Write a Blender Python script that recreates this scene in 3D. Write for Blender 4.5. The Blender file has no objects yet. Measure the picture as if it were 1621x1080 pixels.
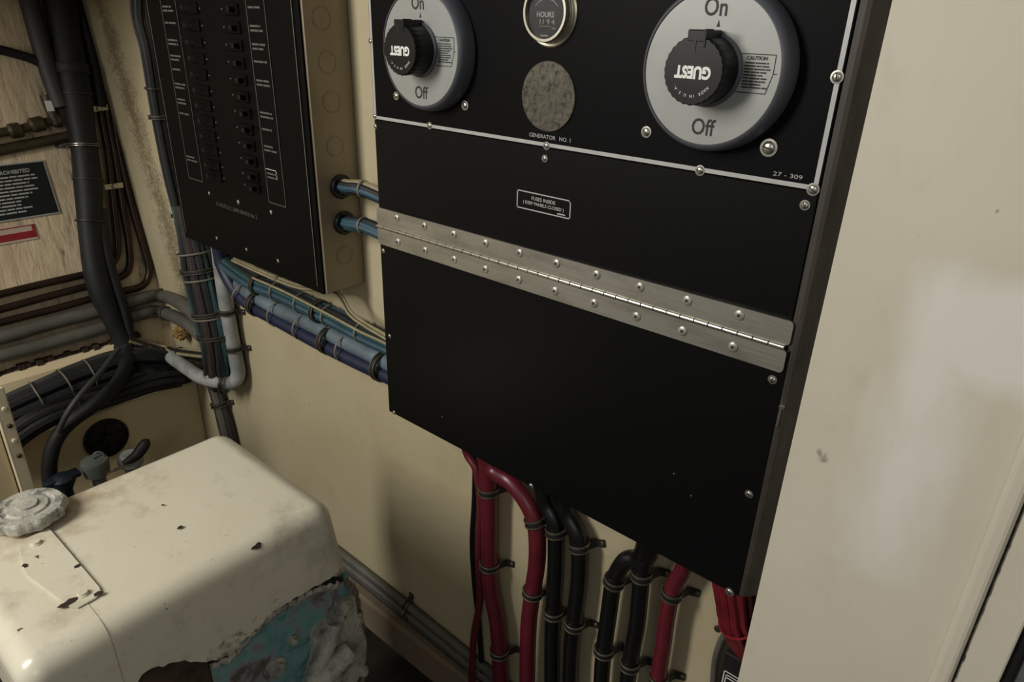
import bpy, bmesh, math, random
from mathutils import Vector, Matrix, Quaternion
SC = bpy.context.scene
COL = SC.collection
PI = math.pi
# ------------------------------------------------------------------ camera
EYE = Vector((0.0, 0.0, 1.25))          # the camera's place; the engine room floor is z = 0
R0 = Vector((0.75826583, 0.65138824, 0.02694976))     # right
D0 = Vector((0.29010739, -0.30011095, -0.90871949))   # down
F0 = Vector((-0.58384127, 0.69686927, -0.41653642))   # forward
FPX = 1112.3
cam_data = bpy.data.cameras.new('camera')
cam = bpy.data.objects.new('camera', cam_data)
COL.objects.link(cam)
m = Matrix((R0, -D0, -F0)).transposed().to_4x4()
m.translation = EYE
cam.matrix_world = m
cam_data.sensor_width = 36
cam_data.lens = FPX / 1621 * 36
cam_data.clip_start = 0.01
SC.camera = cam
# ------------------------------------------------------------------ world, lights, exposure
w = bpy.data.worlds.new('world')
SC.world = w
w.use_nodes = True
w.node_tree.nodes['Background'].inputs[0].default_value = (0.95, 0.94, 0.90, 1)
w.node_tree.nodes['Background'].inputs[1].default_value = 0.16


def area(name, loc, target, sx, sy, power, color):
    d = bpy.data.lights.new(name, 'AREA')
    d.shape = 'RECTANGLE'
    d.size, d.size_y = sx, sy
    d.energy = power
    d.color = color
    o = bpy.data.objects.new(name, d)
    COL.objects.link(o)
    o.location = Vector(loc) + Vector((0, 0, EYE.z))
    o.rotation_euler = (Vector(target) - Vector(loc)).to_track_quat('-Z', 'Y').to_euler()
    return o


area('cabin_light', (-1.16, -1.0, 0.55), (-0.6, 0.7, -0.4), 0.35, 0.9, 27.5, (1.0, 0.965, 0.90))
area('right_fill_light', (0.9, -1.3, 0.55), (0.0, 0.64, -0.2), 0.7, 0.7, 5, (1.0, 0.98, 0.95))  # added fill lamp, brightens the right-hand wall
vs = SC.view_settings
vs.view_transform = 'Standard'
vs.look = 'None'
vs.exposure = 0.0
vs.gamma = 1.0
vs.use_curve_mapping = False
# ------------------------------------------------------------------ geometry helpers
W = 0.70       # depth of the main bulkhead's face (y)
CF = 0.60      # depth of the big cabinet's front (y)
LF = 0.616     # depth of the breaker panel's front (y)
HN = Vector((1, 0, 0.22)).normalized()     # normal of the sloping hull side
HP = Vector((-1.775, 0.7, -0.596))


def ray(u, v):
    return R0 * (u - 810.5) + D0 * (v - 540.0) + F0 * FPX


def at(u, v, y):                 # the place at depth y seen at (u, v) in the photo's frame, eye-relative
    d = ray(u, v)
    return d * (y / d.y)


def atx(u, v, x):
    d = ray(u, v)
    return d * (x / d.x)


def atz(u, v, z):
    d = ray(u, v)
    return d * (z / d.z)


def hull(u, v, off=0.0):
    d = ray(u, v)
    return d * ((HN.dot(HP) + off) / HN.dot(d))


def rad(u, v, y, px):            # radius in metres of something px wide there
    return 0.5 * px * y / ray(u, v).y


ORG = {}


def lin(c):
    return tuple(((x / 255) / 12.92 if x / 255 <= 0.04045 else ((x / 255 + 0.055) / 1.055) ** 2.4) for x in c)


def obj(name, bm, mat, parent=None, smooth=False, label=None):
    """link a bmesh (eye-relative coordinates) as one object"""
    bmesh.ops.recalc_face_normals(bm, faces=bm.faces)
    if parent is None:
        if len(bm.verts):
            lo = Vector([min(v.co[i] for v in bm.verts) for i in range(3)])
            hi = Vector([max(v.co[i] for v in bm.verts) for i in range(3)])
            o0 = Vector(((lo.x + hi.x) / 2, (lo.y + hi.y) / 2, lo.z))
        else:
            o0 = Vector()
    else:
        o0 = ORG[parent.name]
    bmesh.ops.translate(bm, verts=bm.verts, vec=-o0)
    me = bpy.data.meshes.new(name)
    bm.to_mesh(me)
    bm.free()
    if isinstance(mat, (list, tuple)):
        for q in mat:
            me.materials.append(q)
    else:
        me.materials.append(mat)
    if smooth:
        for p in me.polygons:
            p.use_smooth = True
        try:
            me.set_sharp_from_angle(angle=math.radians(38))
        except Exception:
            pass
    o = bpy.data.objects.new(name, me)
    COL.objects.link(o)
    ORG[o.name] = o0
    if parent is None:
        o.location = o0 + Vector((0, 0, EYE.z))
    else:
        o.parent = parent
    if label:
        o['label'] = label
    return o


def tag(o, label, cat, group=None, kind=None):
    o['label'] = label
    o['category'] = cat
    if group:
        o['group'] = group
    if kind:
        o['kind'] = kind
    return o


def thing(name, base, label, cat, group=None):
    o = bpy.data.objects.new(name, None)
    o.empty_display_size = 0.02
    COL.objects.link(o)
    b = Vector(base)
    ORG[o.name] = b
    o.location = b + Vector((0, 0, EYE.z))
    return tag(o, label, cat, group)


def struct(name, bm, mat, smooth=False):
    o = obj(name, bm, mat, None, smooth)
    o['kind'] = 'structure'
    return o


def BM():
    return bmesh.new()


def box(bm, lo, hi, bev=0.0, seg=2, mi=0):
    lo = Vector(lo)
    hi = Vector(hi)
    b2 = bmesh.new()
    r = bmesh.ops.create_cube(b2, size=1)
    for v in b2.verts:
        v.co = Vector([(lo[i] + hi[i]) / 2 + v.co[i] * (hi[i] - lo[i]) for i in range(3)])
    if bev > 0:
        bmesh.ops.bevel(b2, geom=list(b2.edges), offset=bev, segments=seg, affect='EDGES', profile=0.5)
    join(bm, b2, mi)


def join(bm, b2, mi=0, mat=None):
    if mat is not None:
        b2.transform(mat)
    mp = {}
    for v in b2.verts:
        mp[v] = bm.verts.new(v.co)
    for f in b2.faces:
        try:
            nf = bm.faces.new([mp[v] for v in f.verts])
            nf.material_index = mi
        except ValueError:
            pass
    b2.free()


def frame(ax, ref=None):
    z = Vector(ax).normalized()
    r = Vector(ref) if ref is not None else (Vector((0, 0, 1)) if abs(z.z) < 0.9 else Vector((1, 0, 0)))
    x = (r - z * r.dot(z))
    if x.length < 1e-6:
        x = Vector((1, 0, 0)) - z * z.x
    x.normalize()
    y = z.cross(x)
    return x, y, z


def lathe(bm, prof, c, ax, seg=32, mi=0, ref=None, rfun=None):
    """prof: (radius, height along ax) pairs; closed with caps where the radius is not 0"""
    x, y, z = frame(ax, ref)
    c = Vector(c)
    rings = []
    for r, h in prof:
        if r <= 1e-7:
            rings.append([bm.verts.new(c + z * h)])
        else:
            ring = []
            for i in range(seg):
                a = 2 * PI * i / seg
                rr = r if rfun is None else r * rfun(a, h)
                ring.append(bm.verts.new(c + z * h + x * (rr * math.cos(a)) + y * (rr * math.sin(a))))
            rings.append(ring)
    for a, b in zip(rings, rings[1:]):
        if len(a) == 1 and len(b) == 1:
            continue
        for i in range(seg):
            j = (i + 1) % seg
            if len(a) == 1:
                f = bm.faces.new((a[0], b[i], b[j]))
            elif len(b) == 1:
                f = bm.faces.new((a[i], a[j], b[0]))
            else:
                f = bm.faces.new((a[i], a[j], b[j], b[i]))
            f.material_index = mi
    for ring in (rings[0], rings[-1]):
        if len(ring) > 1:
            f = bm.faces.new(ring)
            f.material_index = mi


def smooth_path(pts, n=6):
    pts = [Vector(p) for p in pts]
    if len(pts) < 3:
        return pts
    P = [pts[0] * 2 - pts[1]] + pts + [pts[-1] * 2 - pts[-2]]
    out = []
    for i in range(1, len(P) - 2):
        a, b, c, d = P[i - 1], P[i], P[i + 1], P[i + 2]
        for k in range(n):
            t = k / n
            out.append(0.5 * ((2 * b) + (c - a) * t + (2 * a - 5 * b + 4 * c - d) * t * t + (3 * b - 3 * c + d - a) * t ** 3))
    out.append(pts[-1])
    return out


def frames(path, ref):
    fr = []
    n = len(path)
    for i in range(n):
        t = path[min(i + 1, n - 1)] - path[max(i - 1, 0)]
        x, y, z = frame(t, ref)
        if fr and x.dot(fr[-1][0]) < 0:
            x, y = -x, -y
        fr.append((x, y, z))
    return fr


def tube(bm, path, r, seg=12, ref=(0, -1, 0), mi=0, off=None):
    fr = frames(path, ref)
    rings = []
    for i, (p, (x, y, z)) in enumerate(zip(path, fr)):
        rr = r(i / (len(path) - 1)) if callable(r) else r
        c = p
        if off:
            ox, oy = off(i / (len(path) - 1)) if callable(off) else off
            c = p + x * ox + y * oy
        rings.append([bm.verts.new(c + x * rr * math.cos(2 * PI * k / seg) + y * rr * math.sin(2 * PI * k / seg)) for k in range(seg)])
    for a, b in zip(rings, rings[1:]):
        for k in range(seg):
            j = (k + 1) % seg
            bm.faces.new((a[k], a[j], b[j], b[k])).material_index = mi
    bm.faces.new(rings[0]).material_index = mi
    bm.faces.new(rings[-1]).material_index = mi


def ring(bm, c, ax, r, rw, hw, seg=24, ref=None, e=1.0, mi=0):
    """a band round axis ax: inner radius r, wall rw, half width hw"""
    x, y, z = frame(ax, ref)
    c = Vector(c)
    sec = [(r, -hw), (r + rw * .7, -hw), (r + rw, -hw * .6), (r + rw, hw * .6), (r + rw * .7, hw), (r, hw)]
    rows = []
    for i in range(seg):
        a = 2 * PI * i / seg
        d = x * math.cos(a) + y * math.sin(a) * e
        rows.append([bm.verts.new(c + d * s + z * h) for s, h in sec])
    for i in range(seg):
        a, b = rows[i], rows[(i + 1) % seg]
        for k in range(len(sec)):
            j = (k + 1) % len(sec)
            bm.faces.new((a[k], a[j], b[j], b[k])).material_index = mi


def prism(bm, pts, d, mi=0):
    """a flat polygon pushed along vector d"""
    a = [bm.verts.new(Vector(p)) for p in pts]
    b = [bm.verts.new(Vector(p) + Vector(d)) for p in pts]
    bm.faces.new(a).material_index = mi
    bm.faces.new(list(reversed(b))).material_index = mi
    n = len(a)
    for i in range(n):
        j = (i + 1) % n
        bm.faces.new((a[i], b[i], b[j], a[j])).material_index = mi


def rrect(x0, z0, x1, z1, r, y, n=5):
    out = []
    for cx, cz, a0 in ((x1 - r, z1 - r, 0), (x0 + r, z1 - r, 90), (x0 + r, z0 + r, 180), (x1 - r, z0 + r, 270)):
        for k in range(n + 1):
            a = math.radians(a0 + 90 * k / n)
            out.append(Vector((cx + r * math.cos(a), y, cz + r * math.sin(a))))
    return out


TXT = {}


def text(bm, s, size, o, xd, yd, align='CENTER', bold=0.0, sx=1.0, arc=None, thick=0.0002):
    """lettering lying in the plane of xd, yd, its middle (or left end) at o"""
    xd = Vector(xd).normalized()
    yd = Vector(yd).normalized()
    nd = xd.cross(yd)
    if arc:
        rr, a_mid, span = arc            # letters set one by one along an arc
        n = len(s)
        for i, ch in enumerate(s):
            if ch == ' ':
                continue
            a = a_mid + span * (0.5 - (i + 0.5) / n)
            rd = xd * math.cos(a) + yd * math.sin(a)
            td = xd * math.sin(a) - yd * math.cos(a)
            text(bm, ch, size, Vector(o) + rd * rr, td, rd, 'CENTER', bold, sx)
        return
    key = (s, align, bold)
    if key not in TXT:
        cu = bpy.data.curves.new('lettering', 'FONT')
        cu.body = s
        cu.size = 1
        cu.align_x = align
        cu.offset = bold
        cu.resolution_u = 3
        ob = bpy.data.objects.new('lettering', cu)
        COL.objects.link(ob)
        bpy.context.view_layer.update()
        me = bpy.data.meshes.new_from_object(ob)
        TXT[key] = ([v.co.copy() for v in me.vertices], [tuple(p.vertices) for p in me.polygons])
        bpy.data.objects.remove(ob)
        bpy.data.curves.remove(cu)
        bpy.data.meshes.remove(me)
    vs_, fs_ = TXT[key]
    vv = [bm.verts.new(Vector(o) + xd * (c.x * size * sx) + yd * ((c.y - 0.34) * size) + nd * thick) for c in vs_]
    for f in fs_:
        try:
            bm.faces.new([vv[i] for i in f])
        except ValueError:
            pass


def dashes(bm, o, xd, yd, width, rows, dz, h, seed, thick=0.0002, words=4):
    """print too small to read: rows of word-long marks"""
    rnd = random.Random(seed)
    xd = Vector(xd).normalized()
    yd = Vector(yd).normalized()
    nd = xd.cross(yd)
    for r in range(rows):
        x = 0
        end = width * rnd.uniform(.72, 1.0)
        while x < end - h:
            wl = min(rnd.uniform(.6, 1.5) * width / words, end - x)
            p = Vector(o) + xd * x - yd * (dz * r) + nd * thick
            bm.faces.new([bm.verts.new(q) for q in (p, p + xd * wl, p + xd * wl + yd * h, p + yd * h)])
            x += wl + h * .7


# ------------------------------------------------------------------ materials
class MT:
    def __init__(self, name, rough=0.5, metal=0.0, spec=0.5, coat=0.0):
        self.m = bpy.data.materials.new(name)
        self.m.use_nodes = True
        self.t = self.m.node_tree
        self.b = self.t.nodes['Principled BSDF']
        self.b.inputs['Roughness'].default_value = rough
        self.b.inputs['Metallic'].default_value = metal
        self.b.inputs['Specular IOR Level'].default_value = spec
        if coat:
            self.b.inputs['Coat Weight'].default_value = coat
            self.b.inputs['Coat Roughness'].default_value = 0.25
        self.tc = None

    def n(self, kind, **kw):
        nd = self.t.nodes.new(kind)
        for k, v in kw.items():
            setattr(nd, k, v)
        return nd

    def l(self, a, b):
        self.t.links.new(a, b)

    def co(self, sc=(1, 1, 1)):
        if self.tc is None:
            self.tc = self.n('ShaderNodeTexCoord')
        mp = self.n('ShaderNodeMapping')
        mp.inputs['Scale'].default_value = sc
        self.l(self.tc.outputs['Object'], mp.inputs[0])
        return mp.outputs[0]

    def noise(self, scale, detail=4, sc=(1, 1, 1), rough=0.55, dist=0.0):
        nd = self.n('ShaderNodeTexNoise')
        nd.inputs['Scale'].default_value = scale
        nd.inputs['Detail'].default_value = detail
        nd.inputs['Roughness'].default_value = rough
        nd.inputs['Distortion'].default_value = dist
        self.l(self.co(sc), nd.inputs['Vector'])
        return nd.outputs['Fac']

    def ramp(self, src, stops, inter='LINEAR'):
        r = self.n('ShaderNodeValToRGB')
        r.color_ramp.interpolation = inter
        e = r.color_ramp.elements
        while len(e) < len(stops):
            e.new(0.5)
        for el, (p, c) in zip(e, stops):
            el.position = p
            el.color = (c, c, c, 1) if isinstance(c, (int, float)) else (*c, 1)
        self.l(src, r.inputs[0])
        return r.outputs[0]

    def mix(self, fac, a, b):
        x = self.n('ShaderNodeMix', data_type='RGBA')
        for s, v in ((x.inputs[0], fac), (x.inputs[6], a), (x.inputs[7], b)):
            if isinstance(v, tuple):
                s.default_value = (*v, 1)
            elif isinstance(v, (int, float)):
                s.default_value = v
            else:
                self.l(v, s)
        return x.outputs[2]

    def math(self, op, a, b=0.0, c=0.0):
        x = self.n('ShaderNodeMath', operation=op)
        for s, v in zip(x.inputs, (a, b, c)):
            if isinstance(v, (int, float)):
                s.default_value = v
            else:
                self.l(v, s)
        return x.outputs[0]

    def color(self, c):
        if isinstance(c, tuple):
            self.b.inputs['Base Color'].default_value = (*c, 1)
        else:
            self.l(c, self.b.inputs['Base Color'])
        return self

    def rough(self, s):
        self.l(s, self.b.inputs['Roughness'])
        return self

    def bump(self, src, strength=0.3, dist=0.001):
        b = self.n('ShaderNodeBump')
        b.inputs['Strength'].default_value = strength
        b.inputs['Distance'].default_value = dist
        self.l(src, b.inputs['Height'])
        self.l(b.outputs[0], self.b.inputs['Normal'])
        return self

    def xyz(self):
        s = self.n('ShaderNodeSeparateXYZ')
        self.l(self.geo().outputs['Position'], s.inputs[0])
        return s.outputs

    def geo(self):
        if not hasattr(self, 'g'):
            self.g = self.n('ShaderNodeNewGeometry')
        return self.g


def plain(name, rgb, rough=0.5, metal=0.0, var=0.25, scale=60, bump=0.0, spec=0.5, coat=0.0, stretch=(1, 1, 1)):
    t = MT(name, rough, metal, spec, coat)
    c = lin(rgb)
    d = tuple(x * (1 - var) for x in c)
    e = tuple(min(1, x * (1 + var * .6)) for x in c)
    nz = t.noise(scale, 5, stretch)
    t.color(t.ramp(nz, [(0.3, d), (0.7, e)]))
    if bump:
        t.bump(nz, bump, 0.001)
    return t.m


def smooth_box(t, xs, zs, x0, x1, z0, z1, s):
    a = t.math('SMOOTH_MIN', t.math('SUBTRACT', xs, x0), t.math('SUBTRACT', x1, xs), s)
    b = t.math('SMOOTH_MIN', t.math('SUBTRACT', zs, z0), t.math('SUBTRACT', z1, zs), s)
    return t.math('SMOOTH_MIN', a, b, s)


CREAM = (214, 203, 172)


def cream_wall(name, mildew=False, patch=False, base=CREAM):
    t = MT(name, 0.55, 0, 0.4)
    c = lin(base)
    big = t.noise(3.0, 5)
    col = t.ramp(big, [(0.32, tuple(x * f for x, f in zip(c, (.90, .88, .84)))), (0.68, c)])
    sm = t.noise(9, 6, (1, 1, .55), .7)
    col = t.mix(t.ramp(sm, [(0.56, 0.0), (0.8, 0.45)]), col, tuple(x * f for x, f in zip(c, (.62, .58, .50))))
    spots = t.noise(42, 3, (1, 1, 1))
    col = t.mix(t.ramp(spots, [(0.735, 0.0), (0.78, 0.75)]), col, lin((110, 88, 62)))
    X = t.xyz()
    if mildew:
        # grime growing along the corner with the hull, running with the slanting corner
        line = t.math('MULTIPLY_ADD', t.math('SUBTRACT', X[2], EYE.z - 0.14), -0.27, -1.775)
        s = t.math('SUBTRACT', X[0], line)
        band = t.math('SUBTRACT', 1.0, t.math('DIVIDE', t.math('ABSOLUTE', t.math('SUBTRACT', s, 0.035)), 0.075))
        nz = t.noise(190, 4, (1, 1, 1), .75)
        nz = t.math('ADD', t.math('MULTIPLY', nz, .75), t.math('MULTIPLY', t.noise(22, 3), .35))
        k = t.math('MULTIPLY_ADD', t.math('MAXIMUM', band, -.6), 0.26, t.math('SUBTRACT', nz, 0.40))
        col = t.mix(t.ramp(k, [(0.23, 0.0), (0.42, 0.8)]), col, lin((92, 82, 58)))
        # soot stain under the cabinets
        low = t.math('MULTIPLY', t.math('SUBTRACT', t.noise(5, 4), 0.42), 2.0)
        col = t.mix(t.math('MULTIPLY', low, 0.35), col, lin((150, 132, 100)))
    if patch:
        p1 = smooth_box(t, X[0], X[2], -0.103, 0.03, EYE.z - .262, EYE.z - .158, .05)
        p2 = smooth_box(t, X[0], X[2], -0.098, -.036, EYE.z - .326, EYE.z - .19, .04)
        p3 = t.math('MULTIPLY', smooth_box(t, X[0], X[2], -0.106, -.026, EYE.z - .470, EYE.z - .25, .05), .55)
        p = t.math('MAXIMUM', t.math('MAXIMUM', p1, p2), p3)
        nz = t.math('MULTIPLY', t.math('SUBTRACT', t.noise(34, 5, (1, 1, .4)), 0.5), 0.03)
        col = t.mix(t.ramp(t.math('MULTIPLY_ADD', t.math('ADD', p, nz), 22, 0.2), [(0.12, 0.0), (0.62, 0.8)]), col, lin((222, 219, 211)))
        sc_ = at(1305, 722, PY)
        dx = t.math('SUBTRACT', X[0], sc_.x)
        dz = t.math('MULTIPLY', t.math('SUBTRACT', X[2], sc_.z + EYE.z), .7)
        rr = t.math('SQRT', t.math('ADD', t.math('MULTIPLY', dx, dx), t.math('MULTIPLY', dz, dz)))
        k = t.math('ADD', t.math('SUBTRACT', 1.0, t.math('DIVIDE', rr, .012)), t.math('MULTIPLY', t.math('SUBTRACT', t.noise(160, 4, (1, 1, .5), .7), .5), 2.4))
        col = t.mix(t.ramp(k, [(0.55, 0.0), (1.0, 0.6)]), col, lin((92, 84, 66)))
    t.color(col)
    t.bump(t.noise(26, 6, (1, 1, .5), .6), 0.22, 0.0012)
    return t.m


PY = .612
M = {}
M['wall'] = cream_wall('painted_bulkhead', mildew=True, base=(184, 173, 143))
M['wall_r'] = cream_wall('painted_partition', patch=True, base=(208, 201, 183))
M['cream'] = plain('cream_paint', CREAM, .5, 0, .2, 14, .15)
M['cream_lo'] = cream_wall('painted_stringer', base=(222, 204, 166))
t = MT('weathered_hull_boards', .7)
g = t.noise(62, 6, (1, 1, .07), .62, .5)
c = lin((214, 194, 160))
col = t.ramp(g, [(0.28, lin((96, 76, 52))), (0.38, tuple(x * .80 for x in c)), (0.52, c), (1, tuple(min(1, x * 1.1) for x in c))])
col = t.mix(t.ramp(t.noise(5, 5), [(0.45, 0.0), (0.75, 0.55)]), col, lin((120, 96, 66)))
t.color(col)
t.bump(g, .8, .004)
M['hull'] = t.m
M['ledge'] = plain('stained_ledge_paint', (120, 106, 86), .6, 0, .3, 9, .2)
M['floor'] = plain('bilge_floor', (38, 34, 28), .5, 0, .5, 9, .3)
t = MT('black_panel_plate', .42, 0, .15)
t.color(t.ramp(t.noise(220, 3), [(0.3, lin((8, 8, 8))), (0.8, lin((12, 12, 12)))]))
M['panel'] = t.m
M['panel2'] = plain('black_instrument_plate', (14, 14, 15), .45, 0, .15, 200, 0, .06)
M['panel3'] = plain('black_breaker_plate', (9, 9, 8), .5, 0, .2, 160, 0, .08)
t = MT('worn_cabinet_side', .6)
g = t.noise(38, 6, (1, 1, .25), .7)
t.color(t.ramp(g, [(0.3, lin((40, 36, 28))), (0.6, lin((62, 56, 46))), (0.85, lin((86, 76, 58)))]))
t.bump(g, .4, .001)
M['side'] = t.m
t = MT('grey_enclosure_steel', .45, .35)
g = t.noise(16, 6, (1, 1, .3))
t.color(t.ramp(g, [(0.3, lin((124, 112, 92))), (0.7, lin((150, 138, 116)))]))
M['steel'] = t.m
t = MT('brushed_stainless', .34, .9)
g = t.noise(14, 6, (1, 1, 3))
g2 = t.noise(300, 3, (.05, 1, 4))
t.color(t.mix(t.ramp(g2, [(0.35, 0.0), (0.7, 0.35)]), t.ramp(g, [(0.3, lin((142, 136, 124))), (0.52, lin((186, 182, 170))), (0.75, lin((214, 210, 198)))]), lin((120, 116, 104))))
t.rough(t.ramp(g, [(0.3, 0.5), (0.7, 0.34)]))
M['hinge'] = t.m
M['chrome'] = plain('bright_screw_metal', (196, 192, 180), .3, .95, .15, 90)
M['dull'] = plain('dull_rivet_metal', (176, 172, 160), .4, .7, .2, 120)
M['line'] = plain('silver_inlay_line', (176, 176, 172), .45, .2, .1, 60)
M['print'] = plain('pale_print', (170, 170, 164), .6, 0, .05, 60)
M['dimprint'] = plain('dim_print', (84, 84, 80), .6, 0, .1, 60)
M['white'] = plain('white_print', (226, 226, 220), .5, 0, .04, 60)
M['ink'] = plain('black_print', (28, 28, 28), .6, 0, .1, 60)
M['dial'] = plain('satin_dial_face', (152, 153, 148), .42, .15, .08, 22)
M['housing'] = plain('grey_switch_housing', (84, 86, 92), .4, 0, .14, 25, 0, .5)
M['knob'] = plain('black_knob_plastic', (13, 13, 13), .4, 0, .2, 80, 0, .3)
t = MT('pitted_cover_disc', .5, .55)
g = t.noise(160, 5, (1, 1, 1), .75)
t.color(t.mix(t.ramp(t.noise(24, 3), [(0.4, 0.0), (0.7, 0.5)]), t.ramp(g, [(0.36, lin((34, 31, 26))), (0.5, lin((84, 80, 68))), (0.7, lin((104, 100, 86)))]), lin((60, 57, 48))))
t.bump(g, .3, .0006)
M['disc'] = t.m
M['gold'] = plain('bezel_chrome', (200, 194, 174), .32, .8, .12, 60)
M['meter'] = plain('meter_face', (34, 33, 30), .5, 0, .2, 90)
g_ = MT('meter_glass', .05)
g_.b.inputs['Transmission Weight'].default_value = 1.0
g_.b.inputs['IOR'].default_value = 1.2
g_.color((1, 1, 1))
M['glass'] = g_.m
M['rubber'] = plain('black_cable_jacket', (12, 12, 13), .36, 0, .35, 30, .1, .5)
M['hose'] = plain('dusty_black_hose', (30, 31, 30), .55, 0, .35, 22, .2, .3)
M['cushion'] = plain('clamp_rubber', (22, 20, 18), .6, 0, .2, 60)
M['band'] = plain('clamp_band_metal', (128, 122, 104), .36, .8, .3, 90)
M['red'] = plain('red_cable_jacket', (92, 26, 36), .34, 0, .25, 24, .08, .5)
M['redw'] = plain('red_wire_jacket', (104, 26, 34), .4, 0, .25, 40)
M['navy'] = plain('navy_hose', (22, 30, 56), .5, 0, .3, 26, .15)
M['bluegrey'] = plain('dusty_blue_hose', (92, 106, 114), .6, 0, .45, 18, .2)
M['lightgrey'] = plain('pale_grey_pipe', (142, 144, 142), .6, 0, .45, 20, .15)
M['grey'] = plain('grey_conduit', (88, 86, 78), .5, 0, .25, 20, .12)
M['darkgrey'] = plain('dark_grey_conduit', (52, 52, 50), .55, 0, .25, 20, .12)
M['teal'] = plain('teal_wire', (42, 74, 74), .45, 0, .25, 40)
M['blue'] = plain('blue_wire', (50, 78, 92), .45, 0, .25, 40)
M['brown'] = plain('brown_wire', (52, 42, 38), .45, 0, .25, 40)
M['dgrey'] = plain('dark_wire', (30, 32, 35), .45, 0, .25, 40)
M['beige'] = plain('beige_wire', (146, 136, 106), .45, 0, .2, 40)
M['copper'] = plain('tarnished_copper', (58, 44, 36), .34, .6, .35, 26, .1)
M['brass'] = plain('tarnished_brass', (84, 76, 60), .42, .6, .4, 30, .3)
M['tie'] = plain('cable_tie_nylon', (112, 106, 90), .5, 0, .2, 40)
M['dtie'] = plain('dark_cable_tie', (30, 30, 30), .5, 0, .2, 40)
M['black'] = plain('matt_black', (15, 15, 15), .6, 0, .2, 40)
M['redlabel'] = plain('red_label', (140, 30, 38), .5, 0, .15, 40)
M['pink'] = plain('faded_label_paper', (186, 166, 150), .6, 0, .1, 40)
M['plaque'] = plain('black_plaque', (20, 27, 27), .42, 0, .15, 50)
M['bluecap'] = plain('dark_blue_plastic', (18, 28, 40), .5, 0, .2, 30)
M['greycap'] = plain('grey_green_plastic', (92, 98, 92), .5, 0, .15, 30)
# engine paint
t = MT('chipped_cream_enamel', .26, 0, .5, .25)
c = lin((226, 220, 198))
col = t.ramp(t.noise(5, 5), [(0.3, tuple(x * f for x, f in zip(c, (.93, .90, .84)))), (0.7, c)])
col = t.mix(t.ramp(t.noise(11, 7, (1, 1, 1), .74), [(0.53, 0.0), (0.76, 0.5)]), col, lin((128, 118, 96)))
col = t.mix(t.ramp(t.noise(130, 3, (1, 1, 1), .6), [(0.70, 0.0), (0.76, 0.6)]), col, lin((110, 98, 74)))
col = t.mix(t.ramp(t.noise(34, 4, (1, 1, 1), .6), [(0.705, 0.0), (0.725, 1.0)]), col, lin((96, 62, 36)))
X = t.xyz()
# rust bloom round the filler neck
dx = t.math('SUBTRACT', X[0], -0.945)
dy = t.math('SUBTRACT', X[1], 0.175)
rr = t.math('SQRT', t.math('ADD', t.math('MULTIPLY', dx, dx), t.math('MULTIPLY', dy, dy)))
k = t.math('ADD', t.math('SUBTRACT', 1.0, t.math('DIVIDE', rr, 0.11)), t.math('MULTIPLY', t.math('SUBTRACT', t.noise(40, 4), .5), 1.2))
col = t.mix(t.ramp(k, [(0.1, 0.0), (0.75, 0.65)]), col, lin((150, 118, 82)))
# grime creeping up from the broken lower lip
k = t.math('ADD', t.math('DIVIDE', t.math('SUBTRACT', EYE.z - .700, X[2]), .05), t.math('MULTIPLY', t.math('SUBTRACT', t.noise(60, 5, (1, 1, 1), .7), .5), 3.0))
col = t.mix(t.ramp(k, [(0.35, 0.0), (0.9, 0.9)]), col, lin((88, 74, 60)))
t.color(col)
t.bump(t.noise(30, 5), .22, .0015)
M['enamel'] = t.m
t = MT('corroded_teal_casting', .6)
g = t.noise(19, 8, (1, 1, 1), .72, .35)
t.color(t.ramp(g, [(0.34, lin((30, 36, 36))), (0.41, lin((84, 124, 126))), (0.52, lin((112, 158, 156))), (0.575, lin((136, 138, 140))), (0.66, lin((92, 84, 78)))]))
t.bump(g, .6, .003)
M['tealcast'] = t.m
t = MT('corroded_grey_casting', .55)
g = t.noise(22, 7, (1, 1, 1), .7, .5)
t.color(t.ramp(g, [(0.30, lin((40, 40, 38))), (0.44, lin((140, 138, 130))), (0.6, lin((184, 180, 162))), (0.72, lin((70, 84, 84)))]))
t.bump(g, .5, .003)
M['greycast'] = t.m
t = MT('crusty_cap_metal', .6, .1)
g = t.noise(48, 6, (1, 1, 1), .7)
t.color(t.ramp(g, [(0.32, lin((84, 84, 78))), (0.48, lin((168, 166, 154))), (0.7, lin((206, 202, 186)))]))
t.bump(g, .7, .003)
M['cap'] = t.m
M['foam'] = plain('yellowed_foam', (150, 120, 66), .9, 0, .5, 60, .8)
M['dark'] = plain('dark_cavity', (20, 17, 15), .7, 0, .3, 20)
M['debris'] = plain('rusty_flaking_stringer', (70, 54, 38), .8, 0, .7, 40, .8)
M['rustspot'] = plain('rust_brown', (50, 36, 25), .7, 0, .4, 80)
# ------------------------------------------------------------------ the setting
Z0 = -EYE.z
b = BM()
box(b, (-2.6, W, Z0), (0.6, W + .05, .55))
struct('wall_back', b, M['wall'])
b = BM()
box(b, (-2.6, -1.6, Z0 - .05), (1.6, W + .05, Z0))
struct('floor', b, M['floor'])
# hull side: a sloping slab
b = BM()
pts = []
for z in (Z0, .55):
    x = HP.x - .22 * (z - HP.z)
    pts.append((x, z))
prism(b, [(pts[0][0], -.6, pts[0][1]), (pts[1][0], -.6, pts[1][1]), (pts[1][0] - .04, -.6, pts[1][1]), (pts[0][0] - .04, -.6, pts[0][1])], (0, W + .6, 0))
struct('wall_left', b, M['hull'])


def hx(z):
    return HP.x - .22 * (z - HP.z)


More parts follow.
